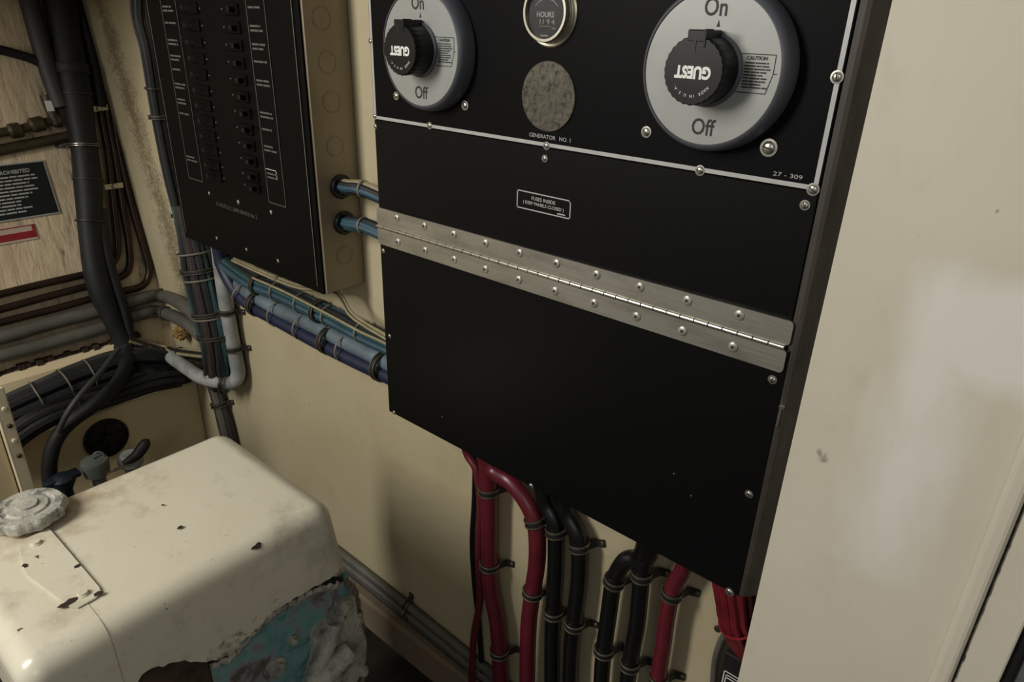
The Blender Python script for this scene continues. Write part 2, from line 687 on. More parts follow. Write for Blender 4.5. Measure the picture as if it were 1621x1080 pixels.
# stringer ledge along the hull, cream, with a crusty upper lip
b = BM()
zt, zb = -.745, -.80
prism(b, [(hx(zt), -.5, zt), (hx(zt) + .012, -.5, zt + .002), (hx(zt) + .028, -.5, zt - .012), (hx(zb) + .026, -.5, zb), (hx(zb), -.5, zb - .004)], (0, 1.115, 0))
struct('trim_1', b, M['cream_lo'])
b = BM()
rnd = random.Random(4)
for i in range(60):
    y = -.1 + .72 * i / 60
    s = rnd.uniform(.004, .011)
    z = -.741 + rnd.uniform(-.002, .004)
    box(b, (hx(z) - .002, y, z - s * .6), (hx(z) + s * 1.6, y + .014, z + s * .6), .0015, 1)
o = obj('rust_flakes', b, M['debris'])
tag(o, 'crust of rusty flakes along the top of the hull ledge', 'rust', None, 'stuff')
# lower bench the cables lie on, its face carries the dark round port
LX = -1.64
b = BM()
box(b, (-1.95, -.5, Z0), (LX, W, -.862), .004, 2)
struct('trim_2', b, M['cream_lo'])
# partition on the right: its face stands proud of the bulkhead
PX = -.1612
PY = .612
PT = .018      # the partition is a thin panel; cables pass behind it
b = BM()
box(b, (PX, PY, Z0), (.0128, PY + PT, .55), .0012, 2)
struct('wall_right', b, M['wall_r'])
b = BM()
box(b, (.0035, PY - .006, Z0), (.0196, PY + .02, .55), .005, 3)
struct('trim_3', b, M['wall_r'])
b = BM()
box(b, (.0208, PY + .001, Z0), (.0508, PY + PT, .55), .002, 2)
struct('trim_4', b, M['wall_r'])
# the ragged dark crack between the two trims
b = BM()
rnd = random.Random(21)
P_ = [Vector((.0202 + rnd.uniform(-.0003, .0003), PY - .0002, -1.2 + 1.7 * k / 400)) for k in range(401)]
W_ = [rnd.choice((.0005, .0007, .0009, .0013)) * rnd.uniform(.7, 1.2) for k in range(401)]
tube(b, P_, lambda t_: W_[min(400, int(t_ * 400 + .5))], 5)
struct('trim_7', b, M['dark'])
# cove at the foot of the bulkhead
b = BM()
box(b, (-1.6, W - .028, -1.215), (.0, W, -1.132), .006, 2)
struct('baseboard_back', b, M['ledge'])
# black door edge beyond the right-hand trim
b = BM()
box(b, (.0512, PY + .006, Z0), (.059, PY + .03, .55), .002, 2)
struct('trim_5', b, M['black'])
b = BM()
box(b, (.0592, PY + .010, Z0), (.5, PY + .04, .55), .002, 2)
struct('door_1', b, M['greycap'])
b = BM()
box(b, (-2.4, -.1, .075), (-1.50, W, .20), .01, 2)
struct('added_shade_beam', b, M['cream_lo'])  # beam added above the view to cast shade on the upper hull
# ------------------------------------------------------------------ screws
def screw(parent, x, y, z, r, name='screw', slot=0.6, mat=None, ax=(0, -1, 0), label=None):
    b = BM()
    r *= .9
    h = r * .55
    lathe(b, [(r * 1.35, 0), (r * 1.35, r * .12), (r, r * .14), (r * .98, h * .35), (r * .8, h * .75), (r * .45, h * .97), (0, h)], (x, y, z), ax, 16)
    # slot, a dark bar set across the head
    X_, Y_, Z_ = frame(ax)
    d = X_ * math.cos(slot) + Y_ * math.sin(slot)
    e = Z_.cross(d)
    c = Vector((x, y, z)) + Z_ * (h * .93)
    prism(b, [c + d * r * .8 + e * r * .12, c - d * r * .8 + e * r * .12, c - d * r * .8 - e * r * .12, c + d * r * .8 - e * r * .12], Z_ * (r * .12), 1)
    return obj(name, b, [mat or M['chrome'], M['ink']], parent, True, label)


# ------------------------------------------------------------------ the big cabinet
CX0, CX1, CZ0, CZ1 = -.746, -.1695, -.5555, .30
cab = thing('electrical_cabinet', (-.46, .65, CZ0), 'large black wall cabinet with battery switches on top and a long steel hinge', 'cabinet')
b = BM()
box(b, (CX0 + .003, CF + .004, CZ0 + .001), (CX1 + .0004, W - .001, CZ1), .0012, 2)
obj('body', b, M['side'], cab)
b = BM()
box(b, (CX0, CF + .0005, -.1215), (CX1 - .011, CF + .006, CZ1), .0008, 1)
obj('instrument_plate', b, M['panel2'], cab)
b = BM()
box(b, (CX0, CF + .0008, -.262), (CX1 - .011, CF + .006, -.1222), .0008, 1)
up = obj('fuse_panel', b, M['panel'], cab)
b = BM()
box(b, (CX0, CF - .0002, CZ0), (CX1 - .006, CF + .0045, -.2640), .0012, 2)
low = obj('fuse_door', b, M['panel'], cab)
# pale worn edge strip, angled down the right side
b = BM()
zb_ = CZ0 + .002
prism(b, [(CX1 - .010, CF + .001, zb_), (CX1 - .0050, CF + .0002, zb_), (CX1 - .0015, CF + .0012, zb_), (PX - .0002, PY + .001, zb_), (PX - .0002, PY + .012, zb_), (CX1 + .001, PY + .012, zb_), (CX1 - .010, CF + .006, zb_)], (0, 0, -CZ0 + .29))
obj('side_strip', b, M['side'], cab, label='scuffed dark edge strip')
# silver inlay line
b = BM()
SX0, SX1, SZ = -.7425, -.1840, -.1192
lw = .0019
yy = CF + .0002
box(b, (SX0 - lw, yy, SZ - lw), (SX1 + lw, yy + .0008, SZ + lw))
box(b, (SX0 - lw, yy, SZ), (SX0 + lw, yy + .0008, CZ1))
box(b, (SX1 - lw, yy, SZ), (SX1 + lw, yy + .0008, CZ1))
obj('inlay_line', b, M['line'], cab, label='silver line round the instrument plate')
for (u, v, r, s) in ((1325, 122, .0042, .2), (1287, 300, .0044, .9), (1108, 270, .0040, 1.2), (865, 231, .0036, 1.5), (680, 199, .0035, 1.4), (593, 184, .0030, 1.0), (586, 65, .0030, .4),
                     (862, 251, .0032, .4), (594, 200, .0026, .8), (1274, 325, .0036, .5),
                     (607, 397, .0028, .4), (617, 532, .0026, .7), (624, 653, .0028, 1), (841, 769, .0032, .2), (1155, 937, .0042, .7), (1186, 782, .0036, .4), (1223, 601, .0036, .1)):
    p = at(u, v, CF)
    screw(cab, p.x, CF - (.0002 if v > 380 else -.0004), p.z, r, slot=s)
for (u, v) in ((1094, 785), (1067, 750), (700, 660)):
    p = at(u, v, CF)
    b = BM()
    lathe(b, [(.0009, 0), (.0006, .0004), (0, .0005)], (p.x, CF - .0002, p.z), (0, -1, 0), 8)
    obj('paint_speck', b, M['dull'], cab)
# writing on the plates
F = Vector((1, 0, 0))
U = Vector((0, 0, 1))
b = BM()
text(b, 'GENERATOR', .0058, (-.4875, CF + .0002, -.1112), F, U, 'LEFT', 0, 1.05)
obj('generator_lettering', b, M['print'], cab, label='pale word GENERATOR under the cover disc')
b = BM()
text(b, 'NO. 1', .0058, (-.4475, CF + .0002, -.1112), F, U, 'LEFT', 0, 1.05)
obj('number_lettering', b, M['print'], cab, label='pale NO. 1 under the cover disc')
b = BM()
text(b, '27 - 309', .0050, (-.2080, CF + .0002, -.1125), F, U, 'CENTER', .0, 1.5)
obj('corner_number', b, M['print'], cab, label='small pale number 27 - 309 in the plate corner')
fl = thing('x', (0, 0, 0), 'x', 'x')
bpy.data.objects.remove(fl)
b = BM()
p0, p1 = (-.502, -.1925), (-.4275, -.1722)
lw = .0006
yy = CF + .0003
box(b, (p0[0], yy, p0[1]), (p1[0], yy + .0006, p0[1] + 2 * lw))
box(b, (p0[0], yy, p1[1] - 2 * lw), (p1[0] - .003, yy + .0006, p1[1]))
box(b, (p0[0], yy, p0[1]), (p0[0] + 2 * lw, yy + .0006, p1[1]))
box(b, (p1[0] - 2 * lw, yy, p0[1]), (p1[0], yy + .0006, p1[1] - .003))
prism(b, [(p1[0] - .003, yy, p1[1]), (p1[0], yy, p1[1] - .003), (p1[0] - .0012, yy, p1[1] - .003), (p1[0] - .003, yy, p1[1] - .0012)], (0, .0006, 0))
text(b, 'FUSES INSIDE', .0054, (-.4645, CF + .0003, -.1785), F, U, 'CENTER', .012, 1.05)
text(b, '( KEEP PANELS CLOSED )', .0049, (-.4645, CF + .0003, -.1842), F, U, 'CENTER', .012, 1.05)
dashes(b, (-.4445, CF + .0003, -.1898), F, U, .013, 1, .002, .0014, 3, words=1.2)
obj('fuse_label', b, M['print'], cab, label='outlined label reading FUSES INSIDE ( KEEP PANELS CLOSED )')
# piano hinge
HX0, HX1, HZ0, HZ1, HM = -.7475, -.1775, -.2870, -.2360, -.2618
b = BM()
prism(b, rrect(HX0, HM + .0024, HX1, HZ1, .004, CF - .0024), (0, .0024, 0))
prism(b, rrect(HX0, HZ0, HX1 - .001, HM - .0024, .004, CF - .0024), (0, .0024, 0))
hinge = obj('hinge', b, M['hinge'], cab, label='long stainless piano hinge')
b = BM()
N = 38
for i in range(N):
    x0 = HX0 + .001 + (HX1 - HX0 - .004) * i / N
    x1 = HX0 + .001 + (HX1 - HX0 - .004) * (i + 1) / N - .0006
    lathe(b, [(.0024, 0), (.0028, .0004), (.0028, x1 - x0 - .0004), (.0024, x1 - x0)], (x0, CF - .0022, HM), (1, 0, 0), 12)
obj('hinge_knuckle', b, M['chrome'], hinge, True)
for i in range(10):
    for (xa, xb, zz) in ((-.7062, -.2271, -.2438), (-.7056, -.2278, -.2762)):
        x = xa + (xb - xa) * i / 9
        b = BM()
        lathe(b, [(.0050, 0), (.0048, .0010), (.0036, .0017), (.0016, .0018), (.0016, .0006), (0, .0006)], (x, CF - .0024, zz), (0, -1, 0), 18)
        b2 = BM()
        lathe(b, [(.0013, .0007), (.0013, .0016), (0, .0016)], (x, CF - .0024, zz), (0, -1, 0), 10, 1)
        b2.free()
        obj('rivet', b, [M['dull'], M['ink']], hinge, True)
# bright catch peeping from behind the door's right edge
p = at(1228, 640, CF + .004)
b = BM()
box(b, (CX1 - .0052, CF - .0012, p.z - .020), (CX1 - .0034, CF + .002, p.z), .0004, 1)
lathe(b, [(.0026, 0), (.0026, .002), (0, .0022)], (CX1 - .0036, CF + .0005, p.z + .002), (0, -1, 0), 12)
obj('catch', b, M['chrome'], cab, label='bright metal catch on the right side')


# ------------------------------------------------------------------ battery switches
def battery_switch(cx, label, screws):
    cz = -.034
    s = thing('battery_switch', (cx, CF, cz), label, 'switch', 'round battery switches')
    yb = CF + .0004
    b = BM()
    lathe(b, [(.0668, 0), (.0672, .003), (.0668, .010), (.0648, .017), (.0625, .0205), (.0608, .0212), (.0604, .0200)], (cx, yb, cz), (0, -1, 0), 72)
    obj('housing', b, M['housing'], s, True)
    b = BM()
    lathe(b, [(.0600, .0195), (.0600, .0203), (0, .0203)], (cx, yb, cz), (0, -1, 0), 72)
    f = obj('dial_face', b, M['dial'], s)
    yf = yb - .0203
    b = BM()
    text(b, 'On', .0190, (cx - .001, yf - .0001, cz + .0475), F, U, 'CENTER', .012, .84)
    obj('on_lettering', b, M['ink'], f, label='black word On')
    b = BM()
    text(b, 'Off', .0190, (cx + .001, yf - .0001, cz - .0455), F, U, 'CENTER', .012, .84)
    obj('off_lettering', b, M['ink'], f, label='black word Off')
    b = BM()
    prism(b, [(cx + .0012, yf - .0003, cz + .0328), (cx + .0044, yf - .0003, cz + .0328), (cx + .0028, yf - .0003, cz + .0378)], (0, .0002, 0))
    obj('printed_arrow', b, M['ink'], f)
    # caution box printed at the right of the knob
    b = BM()
    x0, x1, z0, z1 = cx + .0255, cx + .0555, cz - .0150, cz + .0140
    t_ = .00035
    y_ = yf - .0002
    box(b, (x0, y_, z1 - t_), (x1 - .001, y_ + .0002, z1 + t_))
    box(b, (x0, y_, z0 - t_), (x1 - .005, y_ + .0002, z0 + t_))
    box(b, (x1 - .001 - t_, y_, z0 + .015), (x1 - .001 + t_, y_ + .0002, z1))
    prism(b, [(x1 - .001 - t_, y_, z0 + .015), (x1 - .001 + t_, y_, z0 + .015), (x1 - .005 + t_, y_, z0), (x1 - .005 - t_, y_, z0)], (0, .0002, 0))
    box(b, (x1 - .001, y_, z0 + .0148), (x1 + .002, y_ + .0002, z0 + .0155))
    text(b, 'CAUTION', .0040, (x0 + .0055, y_, z1 - .0028), F, U, 'LEFT', .02, .95)
    dashes(b, (x0 + .0045, y_, z1 - .0070), F, U, .022, 9, .0023, .0011, 5, words=3.4)
    obj('caution_print', b, M['ink'], f, label='small outlined CAUTION notice')
    # knob
    kx = cx
    b = BM()
    lathe(b, [(.0292, 0), (.0292, .0022), (.0275, .0036)], (kx, yf - .0001, cz), (0, -1, 0), 48)
    obj('knob_skirt', b, M['housing'], s, True)

    def flute(a, h):
        return 1.0 + .012 * math.cos(a * 28) if h > .016 else 1.0
    b = BM()
    lathe(b, [(.0268, .003), (.0262, .012), (.0262, .020), (.0262, .0275), (.0252, .0292), (0, .0294)], (kx, yf, cz), (0, -1, 0), 168, 0, (0, 0, 1), flute)
    kn = obj('knob', b, M['knob'], s, True)
    b = BM()
    box(b, (kx - .0080, yf - .0296, cz + .0215), (kx + .0080, yf - .0015, cz + .0305), .0008, 1)
    box(b, (kx + .0065, yf - .0300, cz + .018), (kx + .0083, yf - .018, cz + .0312), .0003, 1)
    obj('knob_pointer', b, M['knob'], kn)
    b = BM()
    box(b, (kx - .0012, yf - .0297, cz + .014), (kx + .0002, yf - .0290, cz + .023))
    obj('pointer_groove', b, M['ink'], kn)
    b = BM()
    yk = yf - .0295
    text(b, 'GUEST', .0124, (kx + .0005, yk, cz - .0010), (-1, 0, 0), (0, 0, -1), 'CENTER', .05, .84)
    text(b, 'MADE IN U.S.A.', .0033, (kx, yk, cz), (-1, 0, 0), (0, 0, -1), 'CENTER', .0, .95, (.0190, PI / 2, 1.9))
    obj('knob_lettering', b, M['white'], kn, label='white upside-down lettering GUEST, MADE IN U.S.A.')
    for (u, v, r) in screws:
        p = at(u, v, CF)
        screw(s, p.x, CF + .0003, p.z, r, slot=random.Random(u).uniform(.2, 1.4), name='mounting_screw')
    return s


battery_switch(-.634, 'round grey battery switch at the cabinet\'s upper left, left of the hour meter', ((627, 152, .0040), (736, 167, .0044)))
battery_switch(-.2815, 'round grey battery switch at the cabinet\'s upper right, beside the dark side strip', ((1023, 209, .0044), (1217, 234, .0062)))
# ------------------------------------------------------------------ hour meter and cover disc
hm = thing('hour_meter', (-.465, CF, .0067), 'round hour meter with double chrome rim between the two battery switches', 'meter')
c0 = (-.465, CF + .0004, .0067)
b = BM()
lathe(b, [(.0314, 0), (.0314, .0012), (.0300, .0024), (.0280, .0022), (.0272, .003), (.0272, .0022)], c0, (0, -1, 0), 56)
obj('flange', b, M['gold'], hm, True)
b = BM()
ring(b, (c0[0], c0[1] - .0068, c0[2]), (0, -1, 0), .0238, .0034, .0052, 56)
obj('bezel', b, M['gold'], hm, True)
b = BM()
lathe(b, [(.0240, .002), (.0240, .008), (0, .008)], c0, (0, -1, 0), 48)
mf = obj('meter_face', b, M['meter'], hm)
b = BM()
ym = c0[1] - .0082
for k in range(24):
    a0 = math.radians(38 + 104 * k / 24)
    a1 = math.radians(38 + 104 * (k + 1) / 24)
    q = []
    for rr_, a in ((.0172, a0), (.0172, a1), (.0178, a1), (.0178, a0)):
        q.append(b.verts.new((c0[0] + rr_ * math.cos(a), ym, c0[2] - .0055 + rr_ * math.sin(a))))
    b.faces.new(q)
text(b, 'HOURS', .0066, (c0[0] - .001, ym, c0[2] - .0018), F, U, 'CENTER', .03, 1.0)
text(b, '11 9 4', .0068, (c0[0] + .001, ym, c0[2] - .0083), F, U, 'CENTER', .0, 1.15)
text(b, '1/10', .0026, (c0[0] + .0098, ym, c0[2] - .0140), F, U, 'CENTER', .02, 1.0)
dashes(b, (c0[0] - .006, ym, c0[2] - .0212), F, U, .013, 1, .001, .0011, 3, words=1.5)
box(b, (c0[0] - .0085, ym - .0001, c0[2] - .0124), (c0[0] + .0065, ym, c0[2] - .0121))
obj('meter_print', b, M['print'], mf, label='pale print reading HOURS above a small counter')
b = BM()
lathe(b, [(.0238, .0094), (.0238, .0101), (0, .0105)], c0, (0, -1, 0), 40)
obj('meter_glass', b, M['glass'], hm, True)
b = BM()
lathe(b, [(.0344, 0), (.0344, .0010), (.0338, .0016), (0, .0017)], (-.464, CF + .0003, -.0714), (0, -1, 0), 64)
tag(obj('cover_disc', b, M['disc'], None, True), 'pitted grey metal blanking disc below the hour meter', 'cover plate')
# ------------------------------------------------------------------ breaker panel on the left
BX0, BX1, BZ0 = -1.381, -.9145, -.4135
bp = thing('breaker_panel', (-1.15, .65, BZ0), 'tall black circuit breaker panel in a grey steel enclosure', 'electrical panel')
b = BM()
box(b, (BX0 + .004, LF + .006, BZ0), (BX1, W - .001, .25), .0012, 2)
enc = obj('enclosure', b, M['steel'], bp, label='grey-brown steel enclosure')
b = BM()
box(b, (BX0, LF + .002, BZ0 - .0015), (BX1 - .004, LF + .0058, .25), .0012, 2)
obj('front_flange', b, M['panel3'], bp)
b = BM()
box(b, (BX0 + .012, LF, BZ0 + .010), (BX1 - .017, LF + .002, .25), .0006, 1)
obj('front_plate', b, M['panel3'], bp)
b = BM()
box(b, (BX1 - .0172, LF - .0002, BZ0 + .010), (BX1 - .0164, LF + .001, .25))
obj('bright_plate_edge', b, M['dull'], bp)
b = BM()
box(b, (BX0 + .011, LF - .0002, BZ0 + .010), (BX0 + .0118, LF + .001, .25))
obj('bright_plate_edge', b, M['dull'], bp)
for i, (y, z) in enumerate(((.652, -.006), (.656, -.064), (.658, -.119), (.6585, -.183), (.661, -.357))):
    b = BM()
    ring(b, (BX1 + .0001, y, z), (1, 0, 0), .0150, .0007, .0005, 36)
    lathe(b, [(.0138, 0), (.0136, .0005), (0, .0005)], (BX1, y, z), (1, 0, 0), 36)
    obj('knockout', b, M['steel'], enc, True)


def strip(x0, x1, zb, rows, sd, name='label_strip'):
    b = BM()
    box(b, (x0, LF - .0008, zb), (x1, LF - .0001, .24))
    s = obj(name, b, M['panel3'], bp)
    b = BM()
    t_ = .0006
    y = LF - .0011
    box(b, (x0, y, zb), (x1, y + .0003, zb + 2 * t_))
    box(b, (x0, y, zb), (x0 + 2 * t_, y + .0003, .24))
    box(b, (x1 - 2 * t_, y, zb), (x1, y + .0003, .24))
    for i, z in enumerate(rows):
        n = 2 if (i + sd) % 3 else 1
        dashes(b, (x0 + .0055, y, z), F, U, (x1 - x0) * .72, n, .0062, .0028, sd * 50 + i, words=1.9)
    obj('strip_print', b, M['dimprint'], s)


strip(-1.3165, -1.2630, -.287, [.03, .002, -.023, -.050, -.075, -.097, -.121, -.147, -.171, -.247], 1)
strip(-1.0470, -.9965, -.2855, [.03, .004, -.021, -.046, -.070, -.097, -.144, -.169, -.195, -.238], 2)
# bright corner printed round the last label
b = BM()
box(b, (-1.044, LF - .0013, -.2305), (-1.0135, LF - .0008, -.2292))
box(b, (-1.0148, LF - .0013, -.2440), (-1.0135, LF - .0008, -.2292))
obj('bright_label_corner', b, M['print'], bp, label='bright corner mark on the right strip')
zs = [.052, .027, .002, -.0235, -.0485, -.0735, -.0985, -.1235, -.1485, -.1735, -.1985, -.2235, -.2485, -.268]
for side, cxx in ((0, -1.2130), (1, -1.0900)):
    for i, z in enumerate(zs):
        cb_x = cxx
        b = BM()
        d = 1 if side else -1
        box(b, (cb_x - .021, LF - .0035, z - .0085), (cb_x + .021, LF, z + .0085), .0012, 1)
        cb = obj('circuit_breaker', b, M['panel3'], bp)
        b = BM()
        tx = cb_x + d * .006
        prism(b, [(tx - .0055, LF - .003, z - .0040), (tx + .0055, LF - .003, z - .0040), (tx + .0050 + d * .004, LF - .0125, z - .0030), (tx - .0035 + d * .004, LF - .0125, z - .0030)], (0, 0, .0068))
        obj('toggle', b, M['knob'], cb)
        b = BM()
        lathe(b, [(.0016, 0), (.0014, .001), (0, .0014)], (cb_x - d * .0275, LF, z), (0, -1, 0), 10)
        obj('pilot_lens', b, M['dimprint'], cb, True)
b = BM()
text(b, '12 VOLTS D.C. SHIPS SERVICE No. 2', .0096, (-1.2290, LF - .0003, -.3195), F, U, 'LEFT', .0, .92)
obj('panel_lettering', b, M['dimprint'], bp, label='faint lettering 12 VOLTS D.C. SHIPS SERVICE No. 2')
for (u, v, r) in ((331, 306, .0028), (377, 320, .0032), (429, 336, .0030), (343, 377, .0026), (390, 395, .0026), (440, 413, .0028)):
    p = at(u, v, LF)
    screw(bp, p.x, LF, p.z, r, mat=M['dull'])


# ------------------------------------------------------------------ cables and clamps
def off_path(pts, y):
    return [at(u, v, y) for u, v in pts]


def clamp(c, ax, r, side, label, normal=(0, -1, 0), wall_gap=None, mat_band='band', group='cushioned clamps on the cables', hw=.0060, tab=True):
    """a rubber cushioned clamp round a cable: cushion, metal band, tab with its screw"""
    c = Vector(c)
    ax = Vector(ax).normalized()
    n = Vector(normal).normalized()
    n = (n - ax * n.dot(ax)).normalized()
    s = ax.cross(n)
    if s.dot(Vector(side)) < 0:
        s = -s
    gap = r if wall_gap is None else wall_gap
    T = thing('cable_clamp', c - n * gap, label, 'clamp', group)
    b = BM()
    ring(b, c, ax, r * .98, .0026, hw, 24, n)
    obj('cushion', b, M['cushion'], T, True)
    b = BM()
    ring(b, c + ax * (hw * .78), ax, r + .0010, .0022, hw * .20, 24, n)
    obj('band', b, M[mat_band], T, True)
    b = BM()
    ring(b, c - ax * (hw * .78), ax, r + .0010, .0022, hw * .20, 24, n)
    obj('band', b, M[mat_band], T, True)
    if tab:
        b = BM()
        a0 = c + s * (r * .86) - n * (r * .25)
        a1 = c + s * (r + .004) - n * (gap * .75)
        a2 = c + s * (r + .016) - n * (gap - .0012)
        h = ax * hw * .95
        for p, q in ((a0, a1), (a1, a2)):
            d = (q - p).normalized()
            k = d.cross(ax).normalized() * .0011
            prism(b, [p - h - k, q - h - k, q - h + k, p - h + k], h * 2)
        obj('tab', b, M['cushion'], T)
        b = BM()
        lathe(b, [(.0042, 0), (.0042, .0014), (.003, .0028), (0, .003)], a2 - s * .004 + n * .0012, n, 12)
        obj('clamp_screw', b, M['brass'], T, True)
    return T


def near(path, u, v):
    """index on the path seen closest to (u, v)"""
    best, bi = 1e9, 0
    for i, p in enumerate(path):
        z = F0.dot(p)
        if z <= 0:
            continue
        uu = 810.5 + FPX * R0.dot(p) / z
        vv = 540 + FPX * D0.dot(p) / z
        d = (uu - u) ** 2 + (vv - v) ** 2
        if d < best:
            best, bi = d, i
    return bi


def tangent(path, i):
    return (path[min(i + 1, len(path) - 1)] - path[max(i - 1, 0)]).normalized()


def cable(name, label, pts, y, wpx, mat, cat='cable', group=None, seg=16, world=None, top=None, clamps=(), side=(1, 0, 0), ref=(0, -1, 0), cl_gap=None):
    mid = pts[len(pts) // 2]
    r = rad(mid[0], mid[1], y, wpx)
    P = off_path(pts, y)
    if top is not None:
        P = [Vector((P[0].x + top[0], y + top[2], top[1]))] + P
    path = smooth_path(P, 8)
    b = BM()
    tube(b, path, r, seg, ref)
    o = obj(name, b, M[mat], None, True)
    tag(o, label, cat, group)
    for (u, v, lab) in clamps:
        i = near(path, u, v)
        clamp(path[i], tangent(path, i), r, side, lab, wall_gap=(W - y))
    return o, path, r


def wires(name, label, path, R, cols, cat='cable bundle', wr=None, ties=(), tie_mat='tie', twist=0.5, ref=(0, -1, 0), group=None, seed=1, flat=1.0, taper=1.0):
    """a bundle of separate wires laced together"""
    T = thing(name, path[0] if path[0].z < path[-1].z else path[-1], label, cat, group)
    n = len(cols)
    wr = wr or R * .36
    rnd = random.Random(seed)
    k = 0
    inner = max(1, n // 4) if n > 6 else 0
    for i in range(n):
        if i < inner:
            rr, a0 = R * .25 * (inner > 1), 2 * PI * i / max(1, inner)
        else:
            rr, a0 = R - wr, 2 * PI * (i - inner) / (n - inner)
        ph = rnd.uniform(-.25, .25)
        am = rnd.uniform(.02, .07) * R

        def off(t_, rr=rr, a0=a0, ph=ph, am=am):
            a = a0 + twist * t_ + ph
            q = (rr + am * math.sin(t_ * 9 + ph * 20)) * (taper + (1 - taper) * min(1.0, t_ / .28))
            return (q * math.cos(a), q * math.sin(a) * flat)
        b = BM()
        tube(b, path, wr * rnd.uniform(.85, 1.1), 8, ref, 0, off)
        obj('wire', b, M[cols[i]], T, True, label=cols[i].replace('dgrey', 'dark grey') + ' wire')
    for (u, v) in ties:
        i = near(path, u, v)
        b = BM()
        ring(b, path[i], tangent(path, i), R * 1.01, .0012, .0018, 20, ref, flat if flat > 1 else 1)
        obj('cable_tie', b, M[tie_mat], T, True)
    return T


BOT = CZ0 + .004
# --- cables dropping from the cabinet's underside
cable('battery_cable', 'thin black cable running down along the left side of the leftmost red pair',
      [(752, 775), (748, 860), (752, 930), (758, 985), (764, 1075), (768, 1150)], .690, 9, 'rubber', group='cables below the cabinet', top=(0, BOT, 0))
cable('battery_cable', 'leftmost red cable below the cabinet, narrow strand curving in from the cabinet edge',
      [(738, 715), (754, 745), (761, 800), (758, 880), (760, 950), (750, 1010), (746, 1100)], .668, 12, 'red', group='cables below the cabinet', top=(-.004, BOT, -.01))
cable('battery_cable', 'thick dark red cable with two clamps, just right of the leftmost red strand',
      [(772, 740), (775, 800), (775, 880), (777, 930), (788, 990), (792, 1060), (794, 1150)], .672, 27, 'red', group='cables below the cabinet', top=(0, BOT, 0),
      clamps=((773, 775, 'upper clamp on the thick left red cable'), (773, 894, 'middle clamp on the thick left red cable'), (788, 1030, 'shadowed bottom clamp on the thick left red cable')))
cable('battery_cable', 'red cable arching from the left pair, second red drop with two clamps',
      [(775, 738), (808, 762), (836, 798), (849, 836), (850, 890), (842, 945), (836, 1010), (834, 1150)], .668, 28, 'red', group='cables below the cabinet', top=(-.02, BOT, -.01),
      clamps=((846, 823, 'upper clamp on the arching red cable'), (841, 940, 'lower clamp on the arching red cable')))
cable('battery_cable', 'left one of the two black cables at the middle of the cabinet underside',
      [(862, 790), (878, 828), (880, 890), (876, 970), (874, 1030), (874, 1150)], .676, 26, 'rubber', group='cables below the cabinet', top=(-.006, BOT, -.01),
      clamps=((878, 845, 'upper clamp on the left middle black cable'), (877, 972, 'lower clamp on the left middle black cable')))
cable('battery_cable', 'right one of the two black cables at the middle of the cabinet underside',
      [(895, 805), (914, 846), (918, 900), (910, 980), (904, 1040), (902, 1150)], .676, 27, 'rubber', group='cables below the cabinet', top=(-.006, BOT, -.01),
      clamps=((917, 867, 'upper clamp on the right middle black cable'), (907, 988, 'lower clamp on the right middle black cable')))
cable('battery_cable', 'black cable bending left out of the cabinet, left of the right-hand black pair',
      [(1016, 878), (990, 888), (972, 920), (964, 970), (956, 1030), (952, 1080), (950, 1160)], .670, 27, 'rubber', group='cables below the cabinet', top=(.015, BOT, -.02),
      clamps=((970, 921, 'upper clamp on the left of the right-hand black pair'), (958, 1027, 'lower clamp on the left of the right-hand black pair')))
cable('battery_cable', 'black cable beside the single red cable, right of the right-hand black pair',
      [(1030, 870), (1018, 895), (1013, 940), (1008, 990), (998, 1045), (992, 1100), (990, 1180)], .672, 27, 'rubber', group='cables below the cabinet', top=(.006, BOT, -.01),
      clamps=((1015, 910, 'upper clamp on the right of the right-hand black pair'), (996, 1052, 'lower clamp on the right of the right-hand black pair')))
cable('battery_cable', 'single bright red cable at the right under the cabinet',
      [(1082, 900), (1066, 930), (1056, 975), (1050, 1020), (1042, 1075), (1036, 1140)], .672, 26, 'red', group='cables below the cabinet', top=(.012, BOT, -.01),
      clamps=((1066, 940, 'upper clamp on the single bright red cable'), (1042, 1076, 'lower clamp on the single bright red cable')))
P = smooth_path([Vector((-.205, .640, BOT)), at(1165, 955, .648), at(1170, 980, .652), at(1188, 1012, .664), at(1215, 1040, .676), at(1245, 1075, .682)], 8)
wires('wire_bundle', 'flat bundle of thin red wires curving right from the cabinet\'s lower corner', P, .0245, ['redw'] * 17, ties=((1172, 985),), wr=.0056, twist=.2, tie_mat='redlabel')
cable('grey_tube', 'slim grey tube with brass eye on the wall beneath the red wire bundle',
      [(1156, 995), (1142, 1015), (1132, 1050), (1128, 1110)], .690, 11, 'grey', cat='tube', seg=10)
p = at(1136, 996, .692)
b = BM()
ring(b, p, (0, -1, 0), .0026, .002, .002, 14)
lathe(b, [(.0022, -.002), (.0022, .003), (0, .003)], p, (0, -1, 0), 10)
tag(obj('screw_eye', b, M['brass'], None, True), 'tiny brass screw eye in the wall left of the slim grey tube', 'fastener')
